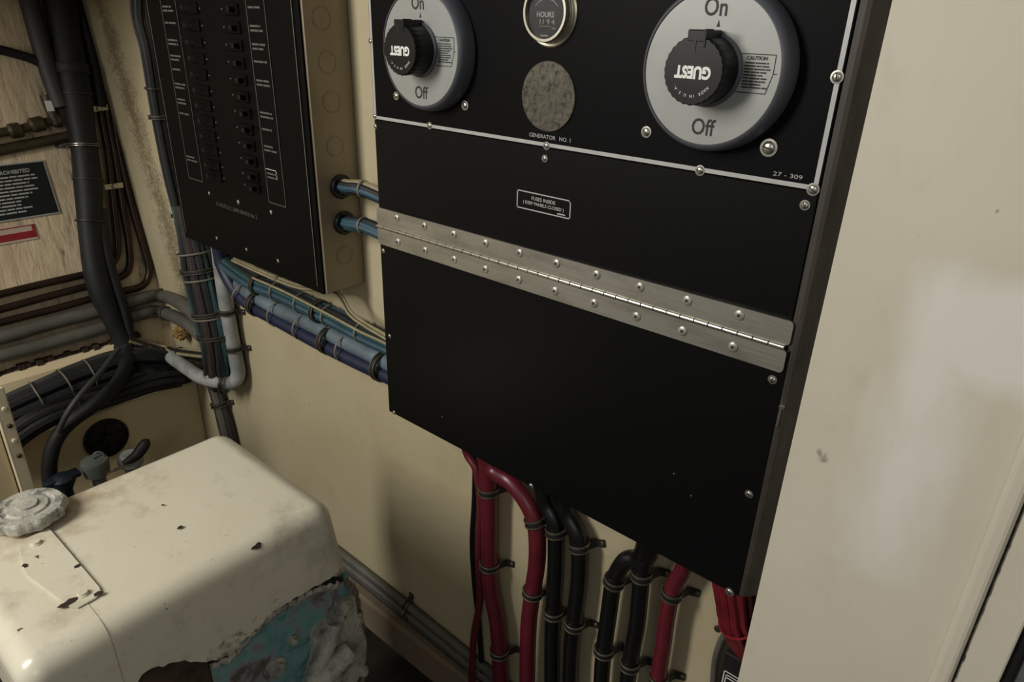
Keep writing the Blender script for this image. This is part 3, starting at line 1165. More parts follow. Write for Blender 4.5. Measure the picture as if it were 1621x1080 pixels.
# black module with a printed label, low at the partition
p0, p1 = at(1152, 1025, .66), at(1180, 1075, .66)
md = thing('black_module', (-.19, .68, -.80), 'small black electrical module with a white printed label beside the partition', 'module')
b = BM()
box(b, (p0.x, .652, p0.z - .13), (PX - .001, W - .001, p0.z), .002, 2)
obj('module_body', b, M['black'], md)
b = BM()
q = at(1150, 1062, .652)
xx0 = p0.x + .004
box(b, (xx0, .6514, q.z - .05), (PX - .004, .6519, q.z), .0)
lb = obj('module_label', b, M['black'], md)
b = BM()
y_ = .6512
for (a, c, d, e) in ((xx0, q.z - .0014, PX - .004, q.z), (xx0, q.z - .05, xx0 + .0012, q.z), (xx0 + .003, q.z - .006, PX - .008, q.z - .0048), (xx0 + .003, q.z - .0105, PX - .010, q.z - .009), (xx0 + .003, q.z - .05, xx0 + .0042, q.z - .0048)):
    box(b, (a, y_, c), (d, y_ + .0003, e))
obj('label_lines', b, M['white'], lb)
# --- cables between the two panels
for nm, zz, y0, cols, lab in (('wire_bundle', -.245, .664, ['beige', 'blue', 'dgrey', 'teal', 'blue', 'beige', 'dgrey'], 'upper short bundle of wires crossing between the two panels'),
                              ('wire_bundle', -.303, .665, ['blue', 'blue', 'teal', 'blue', 'teal', 'dgrey', 'blue'], 'lower short bundle of blue wires crossing between the two panels')):
    P = smooth_path([Vector((-.925, y0, zz)), Vector((-.895, y0, zz + .001)), Vector((-.86, y0 + .002, zz + .004)), Vector((-.80, y0 + .003, zz - .002)), Vector((-.744, y0 + .002, zz - .004))], 6)
    wires(nm, lab, P, .0125, cols, wr=.0058, ties=((575, 358 if zz < -.3 else 303),), group='bundles between the panels')
    b = BM()
    ring(b, (BX1 + .002, y0 - .001, zz), (1, 0, 0), .0135, .0055, .0035, 28)
    tag(obj('grommet', b, M['rubber'], None, True), ('upper' if zz > -.3 else 'lower') + ' black rubber grommet in the steel side of the breaker panel', 'grommet', 'grommets in the steel side')
# --- horizontal runs below the breaker panel
P = smooth_path(off_path([(345, 385), (352, 420), (372, 458), (398, 484), (440, 507), (500, 540), (560, 570), (640, 608)], .668) + [Vector((-.742, .668, -.556))], 8)
b = BM()
tube(b, P, rad(500, 540, .668, 23), 16)
tag(obj('navy_hose', b, M['navy'], None, True), 'navy blue hose curving down beneath the breaker panel and running right', 'hose')
P2 = smooth_path(off_path([(372, 452), (402, 470), (440, 492), (500, 520), (560, 550), (640, 590)], .676) + [Vector((-.742, .676, -.536))], 8)
P2 = [p + Vector((0, .0, .004)) for p in P2]
b = BM()
tube(b, P2, rad(500, 520, .676, 25), 16)
tag(obj('grey_blue_hose', b, M['bluegrey'], None, True), 'dusty grey-blue hose lying on top of the navy hose', 'hose')
for (u, v, lab) in ((406, 487, 'large black clamp around the hose pair, nearest the navy hose bend'), (524, 539, 'large black clamp around the middle of the hose pair'), (610, 583, 'large black clamp around the hose pair at the cabinet edge')):
    i = near(P, u, v)
    c_ = (P[i] + P2[near(P2, u, v - 8)]) / 2
    clamp(c_, tangent(P, i), .0235, (0, 0, 1), lab, hw=.0055, tab=False, wall_gap=W - c_.y)
for (u, v, lab) in ((384, 470, 'first'), (438, 505, 'second'), (482, 524, 'third'), (546, 556, 'fourth')):
    i = near(P, u, v)
    c_ = (P[i] + P2[near(P2, u, v - 8)]) / 2
    b = BM()
    ring(b, c_, tangent(P, i), .0240, .0012, .0018, 22, (0, -1, 0))
    tag(obj('cable_tie', b, M['tie'], None, True), lab + ' thin pale tie around the hose pair, counted from the left', 'cable tie', 'ties on the hose pair')
P = smooth_path(off_path([(352, 412), (400, 446), (440, 462), (500, 490), (540, 508), (580, 528), (640, 556)], .676) + [Vector((-.742, .672, -.500))], 8)
wires('wire_bundle', 'horizontal bundle of blue and dark wires just above the two hoses', P, .0185, ['blue', 'dgrey', 'blue', 'teal', 'dgrey', 'brown', 'blue', 'dgrey', 'blue', 'dgrey', 'teal'], wr=.0062,
      ties=((440, 462), (478, 478), (520, 500), (572, 524)))
for (u, v, lab) in ((410, 451, 'small black clamp on the upper wire bundle, left one'), (506, 492, 'small black clamp on the upper wire bundle, right one')):
    i = near(P, u, v)
    clamp(P[i], tangent(P, i), .0190, (0, 0, 1), lab, hw=.005, tab=False, wall_gap=W - P[i].y)
P = smooth_path(off_path([(370, 412), (405, 428), (440, 443), (475, 455), (530, 462), (556, 497), (580, 515), (612, 534)], .655) + [Vector((-.742, .655, -.480))], 8)
wires('wire_bundle', 'pair of beige wires draped along the breaker panel\'s lower edge', P, .0062, ['beige', 'beige', 'beige'], wr=.0024, ties=((440, 443),), seed=4)
P = smooth_path(off_path([(400, 440), (450, 462), (520, 498), (570, 525), (612, 545)], .650) + [Vector((-.742, .652, -.490))], 8)
b = BM()
tube(b, P, .0022, 8)
tag(obj('beige_wire', b, M['beige'], None, True), 'single beige wire crossing in front of the blue wire bundle', 'wire')
# --- vertical bundle at the left of the breaker panel
yv = .662
P = smooth_path(off_path([(290, 325), (307, 385), (321, 440), (336, 500), (346, 545), (351, 588)], yv) + [at(354, 601, .672)], 8)
wires('wire_bundle', 'thick vertical bundle of teal, brown and dark wires below the breaker panel\'s left corner', P, .0385,
      ['dgrey', 'brown', 'teal', 'brown', 'dgrey', 'teal', 'brown', 'dgrey', 'dgrey', 'brown', 'teal', 'dgrey', 'brown', 'dgrey', 'teal', 'dgrey', 'brown', 'dgrey'], wr=.0085, ties=((309, 398), (315, 440), (332, 500), (344, 590)), twist=.35, seed=7, taper=.5)
for (u, v, lab) in ((305, 425, 'wide clamp at the top of the thick vertical wire bundle'), (333, 492, 'wide clamp around the middle of the thick vertical wire bundle'), (340, 530, 'wide clamp low on the thick vertical wire bundle')):
    i = near(P, u + 8, v)
    clamp(P[i], tangent(P, i), .0395, (1, 0, 0), lab, hw=.0045, tab=False, wall_gap=W - P[i].y)
P = smooth_path(off_path([(336, 600), (345, 630), (354, 660), (364, 700), (380, 770)], .680), 6)
wires('wire_bundle', 'narrow grey bundle continuing down behind the white engine tank', P, .0185, ['darkgrey', 'grey', 'darkgrey', 'grey', 'darkgrey', 'grey'], wr=.0085, ties=((350, 638),))
i = near(P, 350, 640)
clamp(P[i], tangent(P, i), .0190, (1, 0, 0), 'small clamp on the narrow grey bundle above the engine tank', wall_gap=W - P[i].y)
# thin cables up the left side of the breaker panel
P = smooth_path([Vector((-1.398, .67, .22)), at(219, 0, .672), at(234, 80, .672), at(249, 170, .672), at(267, 260, .672), at(284, 330, .672), at(298, 385, .668)], 6)
wires('wire_bundle', 'dark blue and black wires running up the breaker panel\'s left side', P, .0165, ['dgrey', 'dgrey', 'navy', 'dgrey', 'rubber', 'rubber', 'dgrey'], wr=.0062, ties=((238, 140), (246, 190), (283, 340)), tie_mat='dtie', seed=3)
for (u, v, lab) in ((245, 188, 'dark clamp half way up the breaker panel\'s left side'), (284, 345, 'dark clamp at the breaker panel\'s lower left edge')):
    i = near(P, u, v)
    clamp(P[i], tangent(P, i), .0180, (-1, 0, 0), lab, hw=.004, wall_gap=W - P[i].y)
# pale pipe right of the bundle, elbow back to the left
P = smooth_path(off_path([(346, 385), (351, 430), (358, 480), (366, 530), (374, 570), (377, 592)], .676) + [at(368, 605, .665), at(345, 604, .640), at(318, 597, .632), at(296, 583, .632), at(272, 566, .640)], 8)
b = BM()
tube(b, P, rad(366, 530, .676, 23), 14)
tag(obj('pale_pipe', b, M['lightgrey'], None, True), 'pale grey pipe beside the vertical bundle, bending left at its foot', 'pipe')
for (u, v, lab) in ((362, 490, 'upper clamp on the pale grey pipe'), (371, 551, 'lower clamp on the pale grey pipe'), (352, 605, 'clamp at the bend foot of the pale grey pipe')):
    i = near(P, u, v)
    clamp(P[i], tangent(P, i), rad(366, 530, .676, 24), (1, 0, 0), lab, wall_gap=W - P[i].y)
# --- tubes running along the foot of the bulkhead
for k, (zz_, rr_, lab, mt) in enumerate(((-1.072, .0085, 'upper grey pipe along the foot of the wall right of the engine', 'grey'), (-1.096, .0085, 'middle grey pipe along the foot of the wall right of the engine', 'grey'),
                                    (-1.117, .0055, 'thinnest and lowest pipe along the foot of the wall right of the engine', 'darkgrey'))):
    P = smooth_path([Vector((-1.45, W - rr_ - .003, zz_ + .006)), Vector((-1.05, W - rr_ - .003, zz_)), Vector((-.83, W - rr_ - .003, zz_ - .006)), Vector((-.60, W - rr_ - .003, zz_ - .016)), Vector((-.22, W - rr_ - .003, zz_ - .02))], 5)
    b = BM()
    tube(b, P, rr_, 12)
    tag(obj('conduit', b, M[mt], None, True), lab, 'pipe', 'pipes along the foot of the wall')
    if k < 2:
        i = near(P, 655, 955 + 18 * k)
        clamp(P[i], tangent(P, i), rr_, (0, 0, 1), ('upper' if k == 0 else 'lower') + ' clamp on the pipes along the foot of the wall', wall_gap=W - P[i].y, tab=(k == 0))


# ------------------------------------------------------------------ hull side fittings
def hpath(pts, off):
    return [hull(u, v, off) for u, v in pts]


# big black hose bundle, vertical, forking at its foot
P = smooth_path(hpath([(80, -60), (94, 0), (108, 80), (122, 160), (134, 240), (140, 300), (144, 380), (156, 450), (180, 510), (200, 550)], .036), 8)
b = BM()
tube(b, P, lambda t_: .0345 - .0125 * t_ + .0016 * math.sin(t_ * 26), 20, (1, 0, 0))
hz = thing('hose_bundle', P[-1], 'thick black taped hose bundle running down the hull side and forking at its foot', 'hose bundle')
obj('taped_sleeve', b, M['hose'], hz, True)
hp2 = hpath
forks = ([hull(184, 515, .04), hull(202, 552, .05), atx(200, 575, -1.62), atx(186, 606, -1.58), atx(150, 640, -1.56), atx(112, 668, -1.56), atx(88, 698, -1.56), atx(78, 740, -1.56), atx(84, 790, -1.56)],
         [hull(190, 530, .04), hull(210, 566, .045), atx(228, 586, -1.62), atx(262, 598, -1.60), atx(300, 598, -1.60)],
         hpath([(158, 330), (168, 400), (182, 450), (198, 500), (208, 545), (224, 566), (256, 582), (300, 588)], .042))
for pts, rr in zip(forks, (.0155, .014, .0135)):
    PP = smooth_path(pts, 8)
    b = BM()
    tube(b, PP, rr, 14, (1, 0, 0))
    obj('hose', b, M['hose'], hz, True)
for (u, v) in ((122, 150), (137, 288), (141, 345), (196, 545)):
    i = near(P, u, v)
    b = BM()
    t_ = i / (len(P) - 1)
    ring(b, P[i], tangent(P, i), .0372 - .0125 * t_, .0012, .002, 26, (1, 0, 0))
    obj('cable_tie', b, M['dtie'], hz, True)
for (u, v, lab, mt) in ((104, 108, 'broad dark clamp high on the thick black hose bundle', 'cushion'), (130, 228, 'thin bright metal clamp on the thick black hose bundle', 'chrome')):
    i = near(P, u, v)
    t_ = i / (len(P) - 1)
    clamp(P[i], tangent(P, i), .0372 - .0125 * t_, (0, -1, 0), lab, normal=HN, mat_band=mt, hw=.011 if mt == 'cushion' else .0028, wall_gap=.036, group=None)
# thin dark cable beside the fork
P = smooth_path([atx(188, 552, -1.60), atx(160, 588, -1.56), atx(130, 622, -1.535), atx(108, 652, -1.53), atx(92, 684, -1.54)], 8)
b = BM()
tube(b, P, .0062, 10, (1, 0, 0))
tag(obj('thin_cable', b, M['darkgrey'], None, True), 'thin dark cable slanting down in front of the left hose fork', 'cable')
# second dark pipe at the very top left
P = smooth_path(hpath([(30, -60), (46, 0), (62, 60), (80, 120), (98, 170)], .03), 6)
b = BM()
tube(b, P, .020, 12, (1, 0, 0))
tag(obj('dark_pipe', b, M['darkgrey'], None, True), 'dark pipe left of the thick hose bundle at the picture\'s top left', 'pipe')
P = smooth_path(hpath([(110, -60), (128, 20), (148, 100), (160, 170)], .022), 6)
b = BM()
tube(b, P, .012, 10, (1, 0, 0))
tag(obj('dark_pipe', b, M['hose'], None, True), 'slim dark pipe between the thick hose bundle and the wall corner', 'pipe')
# copper tubes bending into horizontal runs
runs = (([(153, 120), (160, 180), (172, 250), (180, 330), (185, 380), (184, 405), (170, 424), (140, 433), (70, 449), (0, 466), (-80, 487)], 'inner'),
        ([(163, 120), (170, 180), (184, 260), (194, 330), (203, 380), (205, 420), (192, 438), (150, 450), (70, 471), (0, 490), (-80, 510)], 'middle'),
        ([(172, 120), (180, 190), (195, 270), (212, 340), (228, 395), (236, 432), (222, 454), (170, 466), (90, 488), (0, 511), (-80, 532)], 'outer'))
for pts, lab in runs:
    P = smooth_path(hpath(pts, .012), 8)
    b = BM()
    tube(b, P, .0085, 12, (1, 0, 0))
    tag(obj('copper_tube', b, M['copper'], None, True), lab + ' tarnished tube of three that bend left along the hull boards', 'pipe', 'three tarnished tubes on the hull side')
for (u, v, lab) in ((156, 172, 'shiny pipe clip at the top of the three tarnished tubes'), (180, 295, 'brass pipe clip half way down the three tarnished tubes')):
    p = hull(u, v, .024)
    b = BM()
    q = hull(u - 15, v + 2, .022)
    r_ = hull(u + 14, v - 2, .022)
    d = (r_ - q).normalized()
    k = Vector((0, 0, .006))
    prism(b, [q - k, r_ - k, r_ + k, q + k], HN * .004)
    lathe(b, [(.006, 0), (.006, .003), (.004, .005), (0, .0055)], p + HN * .002, HN, 14)
    tag(obj('pipe_clip', b, M['gold'], None, False), lab, 'clip', 'clips on the tarnished tubes')
# thick grey conduits along the hull
for pts, lab, rr, mt in (([(-80, 553), (0, 535), (80, 512), (160, 492), (220, 474), (256, 468), (288, 482), (322, 510)], 'upper thick grey pipe running along the hull below the tarnished tubes', .0155, 'grey'),
                         ([(-80, 582), (0, 564), (80, 543), (160, 520), (225, 497), (258, 495), (296, 512), (328, 540)], 'lower thick grey pipe along the hull just above the cream ledge', .0155, 'grey'),
                         ):
    P = smooth_path([hull(u, v, .022) if u < 262 else at(u, v, .682 - (u - 262) * .0004) for u, v in pts], 8)
    b = BM()
    tube(b, P, rr, 14, (1, 0, 0))
    tag(obj('grey_pipe', b, M[mt], None, True), lab, 'pipe', 'thick grey pipes along the hull')
    u, v = (255, 468) if 'upper' in lab else (262, 495)
    i = near(P, u, v)
    clamp(P[i], tangent(P, i), rr, (0, 0, 1), 'dark clamp where the ' + ('upper' if 'upper' in lab else 'lower') + ' thick grey pipe meets the wall corner', normal=HN, wall_gap=.018, group=None)
# wires leaving the corner to the right
P = smooth_path([hull(202, 540, .05), hull(235, 548, .05), at(270, 556, .655), at(325, 562, .64)], 6)
wires('wire_bundle', 'loose beige wires crossing from the hose fork to the thick vertical bundle', P, .012, ['beige', 'beige', 'dgrey', 'beige', 'brown'], wr=.0036, ref=(1, 0, 0), ties=((282, 557),), tie_mat='dtie', twist=1.2)
P = smooth_path([hull(208, 556, .05), hull(238, 564, .05), at(275, 574, .682), at(325, 586, .684)], 6)
wires('wire_bundle', 'grey bundle leading from the hose fork into the foot of the vertical bundle', P, .026, ['darkgrey', 'grey', 'dgrey', 'darkgrey', 'grey', 'darkgrey', 'dgrey'], wr=.011, ref=(1, 0, 0), twist=.4)
P = smooth_path([hull(284, 550, .075), hull(288, 570, .08), hull(292, 590, .085), hull(290, 605, .08)], 6)
b = BM()
tube(b, P, .006, 8, (1, 0, 0))
tag(obj('black_strap', b, M['black'], None, True), 'black strap end hanging in front of the grey bundle at the corner', 'strap')
# yellowed foam lump in the corner
c_ = at(287, 527, .682)
b = BM()
b2 = bmesh.new()
bmesh.ops.create_icosphere(b2, subdivisions=4, radius=.021)
rnd = random.Random(3)
for v in b2.verts:
    n_ = v.co.normalized()
    v.co *= .82 + .16 * math.sin(n_.x * 9 + 1) * math.sin(n_.z * 11) + .10 * math.sin(n_.y * 17 + n_.z * 13)
join(b, b2, 0, Matrix.Translation(c_))
tag(obj('foam_lump', b, M['foam'], None, True), 'crumbly yellow-brown foam lump at the wall corner behind the wires', 'foam')
# cable tray bundles lying on the bench
P = smooth_path([Vector((-1.685, -.35, -.832)), Vector((-1.685, .10, -.832)), atx(60, 628, -1.66), atx(130, 597, -1.66), atx(200, 575, -1.66), atx(270, 575, -1.66), atx(300, 590, -1.655)], 6)
wires('wire_bundle', 'fat sagging bundle of grey cables lying below the hull ledge', P, .036, ['dgrey', 'darkgrey', 'dgrey', 'dgrey', 'darkgrey', 'darkgrey', 'hose', 'dgrey', 'darkgrey', 'dgrey', 'dgrey'], wr=.0125, ref=(1, 0, 0),
      ties=((52, 628), (100, 610), (140, 594)), twist=.25, seed=9)
P = smooth_path([Vector((-1.66, -.35, -.890)), Vector((-1.64, .15, -.890)), atx(50, 672, -1.60), atx(110, 645, -1.60), atx(180, 622, -1.60), atx(240, 603, -1.60), atx(285, 596, -1.60)], 6)
wires('wire_bundle', 'black cables sagging over the bench edge above the round port', P, .028, ['rubber', 'rubber', 'hose', 'dgrey', 'rubber', 'rubber', 'rubber', 'hose'], wr=.0115, ref=(1, 0, 0), twist=.3, seed=12, tie_mat='dtie', ties=((120, 640),))
# placards
def placard_plane(u, v, off=.0):
    return hull(u, v, off)


px = thing('warning_placard', hull(60, 345, 0), 'black placard of small white print headed PROHIBITED on the hull boards', 'sign')
HU = Vector((-.22, 0, 1)).normalized()       # up along the hull
HF = Vector((0, 1, 0))
TR, BR = hull(67, 255, .0), hull(93, 336, .0)
hgt = (TR - BR).length
wd = .235
O = BR + HN * .001                            # lower right corner


def hq(s, t_, n_=0.0):                        # s leftwards, t up, from the placard's lower right corner
    return O - HF * s + HU * t_ + HN * n_


b = BM()
prism(b, [hq(-.002, -.002), hq(wd + .002, -.002), hq(wd + .002, hgt + .002), hq(-.002, hgt + .002)], HN * .002)
obj('placard_border', b, M['line'], px, label='pale metal border')
b = BM()
prism(b, [hq(.001, .001, .002), hq(wd - .001, .001, .002), hq(wd - .001, hgt - .001, .002), hq(.001, hgt - .001, .002)], HN * .0006)
pf = obj('placard_face', b, M['plaque'], px)
b = BM()
text(b, 'DISCHARGE OF OIL PROHIBITED', .0115, hq(.031, hgt - .016, .0027), HF, HU, 'RIGHT', .02, 1.0)
dashes(b, hq(wd - .010, hgt - .028, .0027), HF, HU, wd - .022, 11, .0075, .0031, 77, words=11)
obj('placard_print', b, M['print'], pf, label='rows of tiny white print under the heading')
R_ = hull(53, 354, 0) + HN * .001
b = BM()
prism(b, [R_, R_ - HF * .11, R_ - HF * .11 - HU * .034, R_ - HU * .034], HN * .001)
rs = obj('red_sticker', b, M['pink'], None)
tag(rs, 'small faded sticker with a red band below the black placard', 'sign')
b = BM()
prism(b, [R_ + HN * .001 - HU * .014 - HF * .001, R_ + HN * .001 - HF * .11 - HU * .014, R_ + HN * .001 - HF * .11 - HU * .029, R_ + HN * .001 - HU * .029 - HF * .001], HN * .0004)
prism(b, [R_ + HN * .001 - HU * .001, R_ + HN * .001 - HF * .11 - HU * .001, R_ + HN * .001 - HF * .11 - HU * .003, R_ + HN * .001 - HU * .003], HN * .0004)
prism(b, [R_ + HN * .001 - HU * .001, R_ + HN * .001 - HF * .006 - HU * .001, R_ + HN * .001 - HF * .006 - HU * .014, R_ + HN * .001 - HU * .014], HN * .0004)
obj('red_band', b, M['redlabel'], rs)
# grey valve fitting on the boards
vf = thing('pipe_fitting', hull(60, 205, 0), 'grubby brass valve fitting with a white tag on the hull boards above the placard', 'valve')
P = [hull(-60, 222, .016), hull(0, 210, .016), hull(28, 206, .016), hull(50, 199, .016), hull(75, 193, .016), hull(94, 190, .016)]
b = BM()
prof = [.012, .017, .008, .013, .016, .014]
PP = P
fr = frames(PP, (1, 0, 0))
tube(b, smooth_path(P, 6), lambda t_: .0095 + .0065 * (math.sin(t_ * 21) > 0) , 12, (1, 0, 0))
obj('valve_body', b, M['brass'], vf, True)
b = BM()
tube(b, [hull(90, 196, .016), hull(80, 172, .018), hull(72, 150, .02)], .012, 10, (1, 0, 0))
obj('valve_elbow', b, M['brass'], vf, True)
b = BM()
q = hull(70, 160, .034)
prism(b, [q, q + HF * .014, q + HF * .014 - HU * .022, q - HU * .022], HN * .002)
obj('white_tag', b, M['white'], vf, label='white tag')
b = BM()
P = [hull(-80, 256, .004), hull(0, 238, .004), hull(110, 216, .004)]
tube(b, P, .012, 12, (1, 0, 0))
tag(obj('brown_pipe', b, M['brass'], None, True), 'straight brownish pipe on the hull between the valve fitting and the placard', 'pipe')
b = BM()
P = smooth_path([hull(-40, 70, .03), hull(20, 84, .03), hull(60, 98, .03), hull(78, 118, .03)], 6)
tube(b, P, .010, 10, (1, 0, 0))
tag(obj('dark_hose', b, M['hose'], None, True), 'short dark hose crossing the boards near the top left', 'hose')
# round port on the bench face
cp = Vector((LX, .466, -.931))
pt = thing('round_port', cp, 'dark round port with a black fan in the cream bench face behind the engine', 'port')
b = BM()
lathe(b, [(.048, 0), (.048, .003), (.046, .004), (0, .004)], cp, (1, 0, 0), 40)
obj('recess', b, M['black'], pt, True)
b = BM()
ring(b, cp + Vector((.003, 0, 0)), (1, 0, 0), .044, .006, .004, 40)
obj('rim', b, M['rubber'], pt, True)
b = BM()
for k in range(5):
    a = k * 2 * PI / 5
    d = Vector((0, math.cos(a), math.sin(a)))
    e = Vector((0, -math.sin(a), math.cos(a)))
    c_ = cp + Vector((.006, 0, 0))
    prism(b, [c_ + d * .008 - e * .004, c_ + d * .040 - e * .012, c_ + d * .040 + e * .008, c_ + d * .008 + e * .004], (.003, 0, 0))
lathe(b, [(.012, .003), (.011, .012), (0, .013)], cp, (1, 0, 0), 20)
obj('fan_rotor', b, M['black'], pt, True)
# bits between the bench and the engine
xq = -1.50
c_ = atx(150, 733, xq)
gv = thing('plastic_cap', c_, 'grey-green plastic cap with a small loop below the round port', 'cap')
b = BM()
lathe(b, [(.012, c_.z * 0 - .24), (.014, -.03), (.025, -.028), (.028, 0), (.0265, .007), (.020, .009), (0, .007)], c_, (.0, 0, 1), 24)
obj('cap_body', b, M['greycap'], gv, True)
b = BM()
cc = c_ + Vector((0, .010, .012))
ring(b, cc, (.9, -.3, .2), .009, .003, .002, 20)
obj('cap_loop', b, M['greycap'], gv, True)
c_ = atx(98, 757, xq)
b = BM()
lathe(b, [(.014, Z0 - c_.z), (.014, -.03), (.024, -.01), (.024, .000), (.014, .008), (0, .009)], c_, (0, 0, 1), 20)
box(b, c_ + Vector((-.014, -.035, -.006)), c_ + Vector((.014, .034, .006)), .004, 2)
tag(obj('blue_valve_handle', b, M['bluecap'], None, True), 'dark blue plastic handle just behind the engine filler cap', 'handle')
c_ = atx(205, 722, xq)
b = BM()
lathe(b, [(.016, Z0 - c_.z), (.016, -.03), (.026, -.02), (.026, -.004), (.018, .007), (0, .010)], c_, (0, 0, 1), 20)
tag(obj('grey_fitting', b, M['lightgrey'], None, True), 'pale grey rounded fitting right of the round port', 'fitting')
b = BM()
P = smooth_path([atx(195, 735, xq + .02), atx(215, 722, xq + .02), atx(226, 708, xq + .02), atx(232, 699, xq + .02)], 5)
tube(b, P + [P[-1] + (P[-1] - P[-2]).normalized() * .006], lambda t_: (.006 + .020 * t_ * (1.15 - t_)) if t_ < .97 else .003, 12, (1, 0, 0))
tag(obj('dark_lever', b, M['hose'], None, True), 'short dark rounded lever sticking up behind the engine tank', 'lever')
# cream steel angle with bolts at the left edge
ag = thing('steel_angle', (-1.3, .22, -.8), 'cream painted upright steel angle with bolts at the picture\'s left edge', 'bracket')
b = BM()
tp0, tp1 = atx(0, 614, -1.3), atx(9, 614, -1.3)
bt0, bt1 = atx(33, 752, -1.3), atx(57, 757, -1.3)
yA = .2405
zt_ = tp0.z
b = BM()
box(b, (-1.305, yA - .0175, zt_ - .62), (-1.299, yA, zt_), .002, 2)
box(b, (-1.36, yA - .0205, zt_ - .62), (-1.299, yA - .016, zt_ - .002), .001, 1)
obj('angle_bar', b, M['cream'], ag)
for k, (u, v) in enumerate(((11, 646), (19, 673), (27, 696), (34, 720))):
    p = atx(u, v, -1.299)
    b = BM()
    lathe(b, [(.0042, 0), (.0042, .003), (.003, .004), (0, .004)], (-1.299, yA - .0085, p.z), (1, 0, 0), 6)
    obj('bolt', b, M['brass'] if k in (1, 3) else M['cream'], ag)
b = BM()
box(b, (-1.42, .13, Z0), (-1.31, yA - .022, zt_ - .03), .003, 1)
tag(obj('brown_box', b, M['cream_lo'], None), 'cream box side behind the bolted steel angle', 'box')
# ------------------------------------------------------------------ the engine
TX0, TX1, TY0, TY1, TZ = -.957, -.670, .085, .437, -.598
eng = thing('marine_engine', (-.81, .25, Z0), 'cream enamelled marine engine with rounded header tank and corroded teal casting', 'engine')
b = BM()
b2 = bmesh.new()
bmesh.ops.create_cube(b2, size=1)
lo = Vector((TX0, TY0, -.775))
hi = Vector((TX1, TY1, TZ))
for v in b2.verts:
    v.co = Vector([(lo[i] + hi[i]) / 2 + v.co[i] * (hi[i] - lo[i]) for i in range(3)])
ed = [e for e in b2.edges if not all(v.co.z < -.77 for v in e.verts)]
bmesh.ops.bevel(b2, geom=ed, offset=.026, segments=7, affect='EDGES', profile=.5)
N = 60
for k in range(1, N):
    y = TY0 + (TY1 - TY0) * k / N
    bmesh.ops.bisect_plane(b2, geom=list(b2.verts) + list(b2.edges) + list(b2.faces), plane_co=(0, y, 0), plane_no=(0, 1, 0))
rnd = random.Random(8)


def lip(y):
    # lower lip of the right side, ragged and arched
    L = LIP
    z = L[0][1] if y <= L[0][0] else L[-1][1]
    for (a, za), (c_, zc) in zip(L, L[1:]):
        if a <= y <= c_:
            z = za + (zc - za) * (y - a) / (c_ - a)
    return z + .0016 * math.sin(y * 420) + .0014 * math.sin(y * 910 + 1)


LIP = ((.05, -.70), (.140, -.697), (.161, -.690), (.176, -.683), (.202, -.695), (.221, -.7097), (.247, -.7315), (.272, -.7366), (.306, -.7203), (.343, -.7103), (.405, -.7191), (.438, -.733), (.453, -.741))
for v in b2.verts:
    if v.co.z < -.77:
        if v.co.x > -.72:
            v.co.z = lip(v.co.y)
    # the casting flares a little towards its far lower corner
    k = max(0, min(1, (TZ - v.co.z) / .17))
    if v.co.y > TY1 - .06:
        v.co.y += .024 * k
    # slight slump of the top towards the front edge
    v.co.z += .0012 * math.sin(v.co.x * 40) * math.sin(v.co.y * 24)
join(b, b2)
bmesh.ops.remove_doubles(b, verts=b.verts, dist=.00005)
tank = obj('header_tank', b, M['enamel'], eng, True, label='cream header tank with chipped enamel')
# shroud collar step at the front end
b = BM()
b2 = bmesh.new()
bmesh.ops.create_cube(b2, size=1)
lo = Vector((TX0 + .004, TY0 - .022, -.700))
hi = Vector((TX1 + .0014, .148, TZ + .0009))
for v in b2.verts:
    v.co = Vector([(lo[i] + hi[i]) / 2 + v.co[i] * (hi[i] - lo[i]) for i in range(3)])
ed = [e for e in b2.edges if not all(v.co.z < -.69 for v in e.verts) and not all(v.co.y > .147 for v in e.verts)]
bmesh.ops.bevel(b2, geom=ed, offset=.0265, segments=7, affect='EDGES', profile=.5)
join(b, b2)
obj('front_collar', b, M['enamel'], eng, True, label='slightly raised front end of the tank')
# strap plate on the tank's top
b = BM()
zz = TZ + .0014


def tz(u, v):
    p = atz(u, v, zz)
    return Vector((p.x, p.y, zz))


pl = [tz(78, 838), tz(158, 932), tz(160, 940), tz(152, 948), tz(124, 964), tz(112, 963), tz(44, 913), tz(38, 900), tz(30, 860)]
prism(b, pl, (0, 0, .0020))
obj('strap_plate', b, M['enamel'], eng, False, label='thin cream strap plate running from the filler cap')
for (u, v, r) in ((133, 943, .0052), (58, 863, .0052)):
    p = tz(u, v)
    b = BM()
    lathe(b, [(r * 1.2, 0), (r * 1.2, .0012), (r, .0016), (r * .9, .004), (0, .0042)], p + Vector((0, 0, .002)), (0, 0, 1), 14)
    obj('plate_bolt', b, M['enamel'], eng, True)
